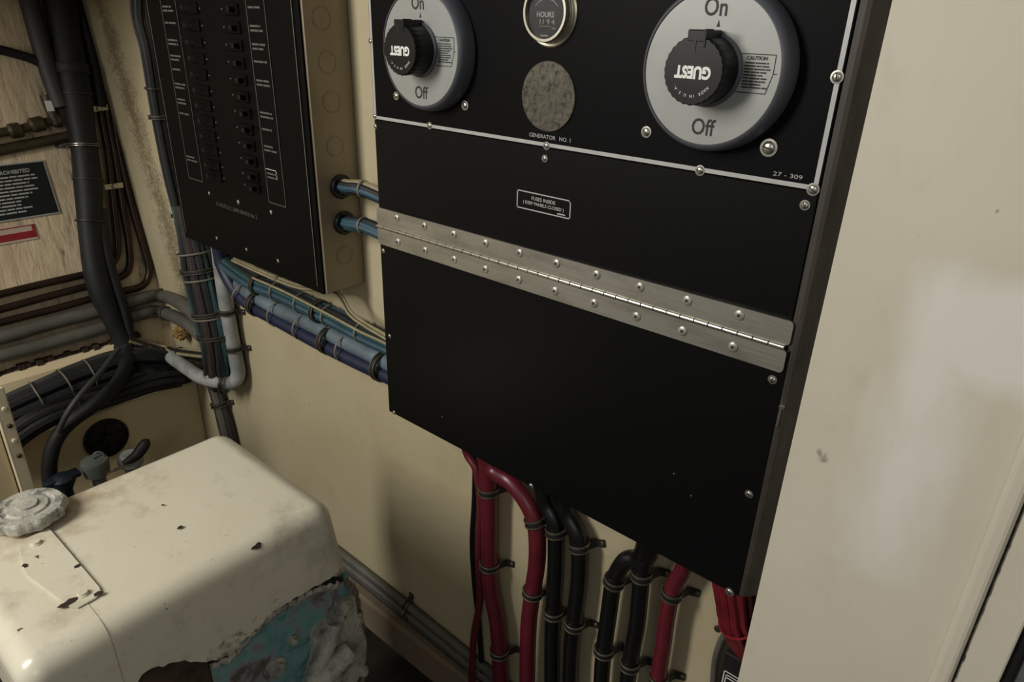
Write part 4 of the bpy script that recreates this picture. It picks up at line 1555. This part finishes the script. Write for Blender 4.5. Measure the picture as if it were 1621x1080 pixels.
# chipped-away spots, thin flakes of bare rust
for k, (u, v, sx_, sy_) in enumerate(((108, 957, .010, .005), (157, 942, .006, .004), (123, 899, .005, .004), (190, 742, .016, .005), (172, 750, .004, .004), (285, 836, .005, .003), (58, 865, .005, .003), (258, 800, .002, .002), (40, 898, .003, .006))):
    p = tz(u, v)
    rnd = random.Random(k + 5)
    b = BM()
    q = []
    for i in range(11):
        a = 2 * PI * i / 11
        f = rnd.uniform(.55, 1.1)
        q.append(p + Vector((math.cos(a) * sy_ * f, math.sin(a) * sx_ * f, .0005 if k not in (0, 1, 2, 6, 8) else .0022)))
    prism(b, q, (0, 0, .0004))
    obj('rust_chip', b, M['rustspot'], tank, label='bare rusty chip in the enamel')
p_ = atx(408, 870, TX1 - .0076)
b = BM()
n_ = Vector((1, 0, 1)).normalized()
q = [Vector((TX1 - .0076, p_.y, TZ - .0076)) + n_ * -.0002 + Vector((0, 1, 0)) * (.009 * math.cos(a) * f) + Vector((-.707, 0, .707)) * (.0042 * math.sin(a) * f) for a, f in ((k * PI / 5, .6 + .4 * ((k * 7) % 3) / 2) for k in range(10))]
prism(b, q, n_ * .0006)
obj('rust_chip', b, M['rustspot'], tank, label='bare rusty chip on the tank\'s rounded edge')
# filler cap
cc = Vector((-.962, .165, TZ))
cc = atz(45, 806, TZ + .016)
cc = Vector((cc.x, cc.y, TZ - .002))


def scal(a, h):
    return 1.0 + (.035 * math.cos(a * 9) + .02 * math.cos(a * 23 + 1) if .008 < h < .0225 else 0)


b = BM()
lathe(b, [(.020, 0), (.021, .008)], cc, (0, 0, 1), 24)
fc_neck = obj('filler_neck', b, M['rustspot'], eng, True, label='rusty filler neck')
b = BM()
lathe(b, [(.037, .0065), (.041, .009), (.0415, .0125), (.041, .019), (.0385, .0225), (.030, .0232), (.0275, .0212), (.024, .0212), (.0225, .0236), (.012, .0242), (.0115, .027), (0, .0274)], cc, (0, 0, 1), 90, 0, None, scal)
obj('filler_cap', b, M['cap'], eng, True, label='crusty grey scalloped filler cap')
# engine body below the tank
b = BM()
box(b, (TX0 + .03, TY0 + .03, -.80), (TX1 - .012, TY1 + .004, -.672), .008, 2)
box(b, (TX0 + .03, TY0 + .03, -1.02), (TX1 - .0118, TY1 + .024, -.7435), .008, 3)
obj('engine_block', b, M['tealcast'], eng, True, label='corroded teal engine casting')
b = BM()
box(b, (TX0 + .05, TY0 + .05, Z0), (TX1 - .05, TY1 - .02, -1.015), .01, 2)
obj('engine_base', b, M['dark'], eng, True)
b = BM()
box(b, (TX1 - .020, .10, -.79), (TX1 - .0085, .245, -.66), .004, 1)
obj('hollow_shade_block', b, M['debris'], eng, label='dark rusty block standing in for the shaded hollow under the arched lip')  # rust-brown block, its dark tone stands for shade in the hollow
for nm_, dz_, dx_, rr_, mt_ in (('lip_gap_shade', .0055, .001, .0050, 'dark'), ('lip_crust', .0150, .0005, .0062, 'greycast')):  # dark tube imitates the shade in the gap below the lip; crust is real
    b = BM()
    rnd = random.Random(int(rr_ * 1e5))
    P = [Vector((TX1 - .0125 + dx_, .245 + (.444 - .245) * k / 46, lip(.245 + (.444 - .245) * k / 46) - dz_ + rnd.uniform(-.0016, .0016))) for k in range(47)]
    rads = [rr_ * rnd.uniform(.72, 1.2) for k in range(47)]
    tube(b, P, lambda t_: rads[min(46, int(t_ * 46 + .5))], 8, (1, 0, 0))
    obj(nm_, b, M[mt_], eng, True, label='corroded crust along the lip gap' if mt_ == 'greycast' else None)
# grey outlet casting with pipe
xf = TX1 - .012


def ex(u, v, x=xf):
    return atx(u, v, x)


b = BM()
rnd = random.Random(31)
P = smooth_path([ex(548, 921, xf + .004), ex(560, 934, xf + .003), ex(567, 965, xf), ex(574, 1005, xf), ex(577, 1045, xf), ex(570, 1110, xf)], 8)
tube(b, P, lambda t_: .0052 + .0009 * math.sin(t_ * 60), 10, (1, 0, 0))
obj('edge_rim', b, M['enamel'], eng, True, label='cream rim down the casting\'s far edge')


b = BM()
pts = [ex(528, 950), ex(556, 940), ex(562, 972), ex(575, 1010), ex(574, 1040), ex(556, 1080), ex(520, 1120), ex(470, 1130), ex(478, 1080), ex(492, 1030), ex(490, 1000), ex(502, 985), ex(520, 975)]
prism(b, pts, (.013, 0, 0))
b.faces.ensure_lookup_table()
bmesh.ops.recalc_face_normals(b, faces=b.faces)
bmesh.ops.bevel(b, geom=[e for e in b.edges if all(v.co.x > xf + .012 for v in e.verts)], offset=.004, segments=2, affect='EDGES')
obj('outlet_flange', b, M['greycast'], eng, True, label='grey corroded outlet flange')
b = BM()
P = smooth_path([ex(540, 985, xf + .006), ex(532, 1010, xf + .014), ex(532, 1045, xf + .02), ex(545, 1058, xf + .03), ex(566, 1048, xf + .045)], 6)
P = [ex(528, 985, xf + .010), ex(520, 1015, xf + .012), ex(506, 1050, xf + .014), ex(490, 1100, xf + .014)]
tube(b, smooth_path(P, 6), .013, 18, (1, 0, 0))
obj('outlet_body', b, M['greycast'], eng, True)
b = BM()
c1 = ex(520, 1062, xf + .022)
lathe(b, [(.017, -.03), (.0172, .036), (.0160, .039), (.0125, .040), (.012, .030), (0, .030)], c1, (Vector((.10, .9, .28))).normalized(), 28)
obj('outlet_pipe', b, M['cap'], eng, True, label='pale outlet pipe stub')
for (u, v, r) in ((557, 973, .0075), (537, 955, .010), (434, 1058, .013), (566, 1055, .007), (462, 1012, .006)):
    p = ex(u, v)
    b = BM()
    d = .012 if u > 520 else .0
    lathe(b, [(r * 1.3, 0), (r * 1.3, .003), (r * .9, .0032), (r * .85, .009), (r * .5, .0105), (0, .0105)], p + Vector((d, 0, 0)), (1, 0, 0), 6 if r < .012 else 20)
    obj('engine_bolt', b, M['greycast'], eng, False)
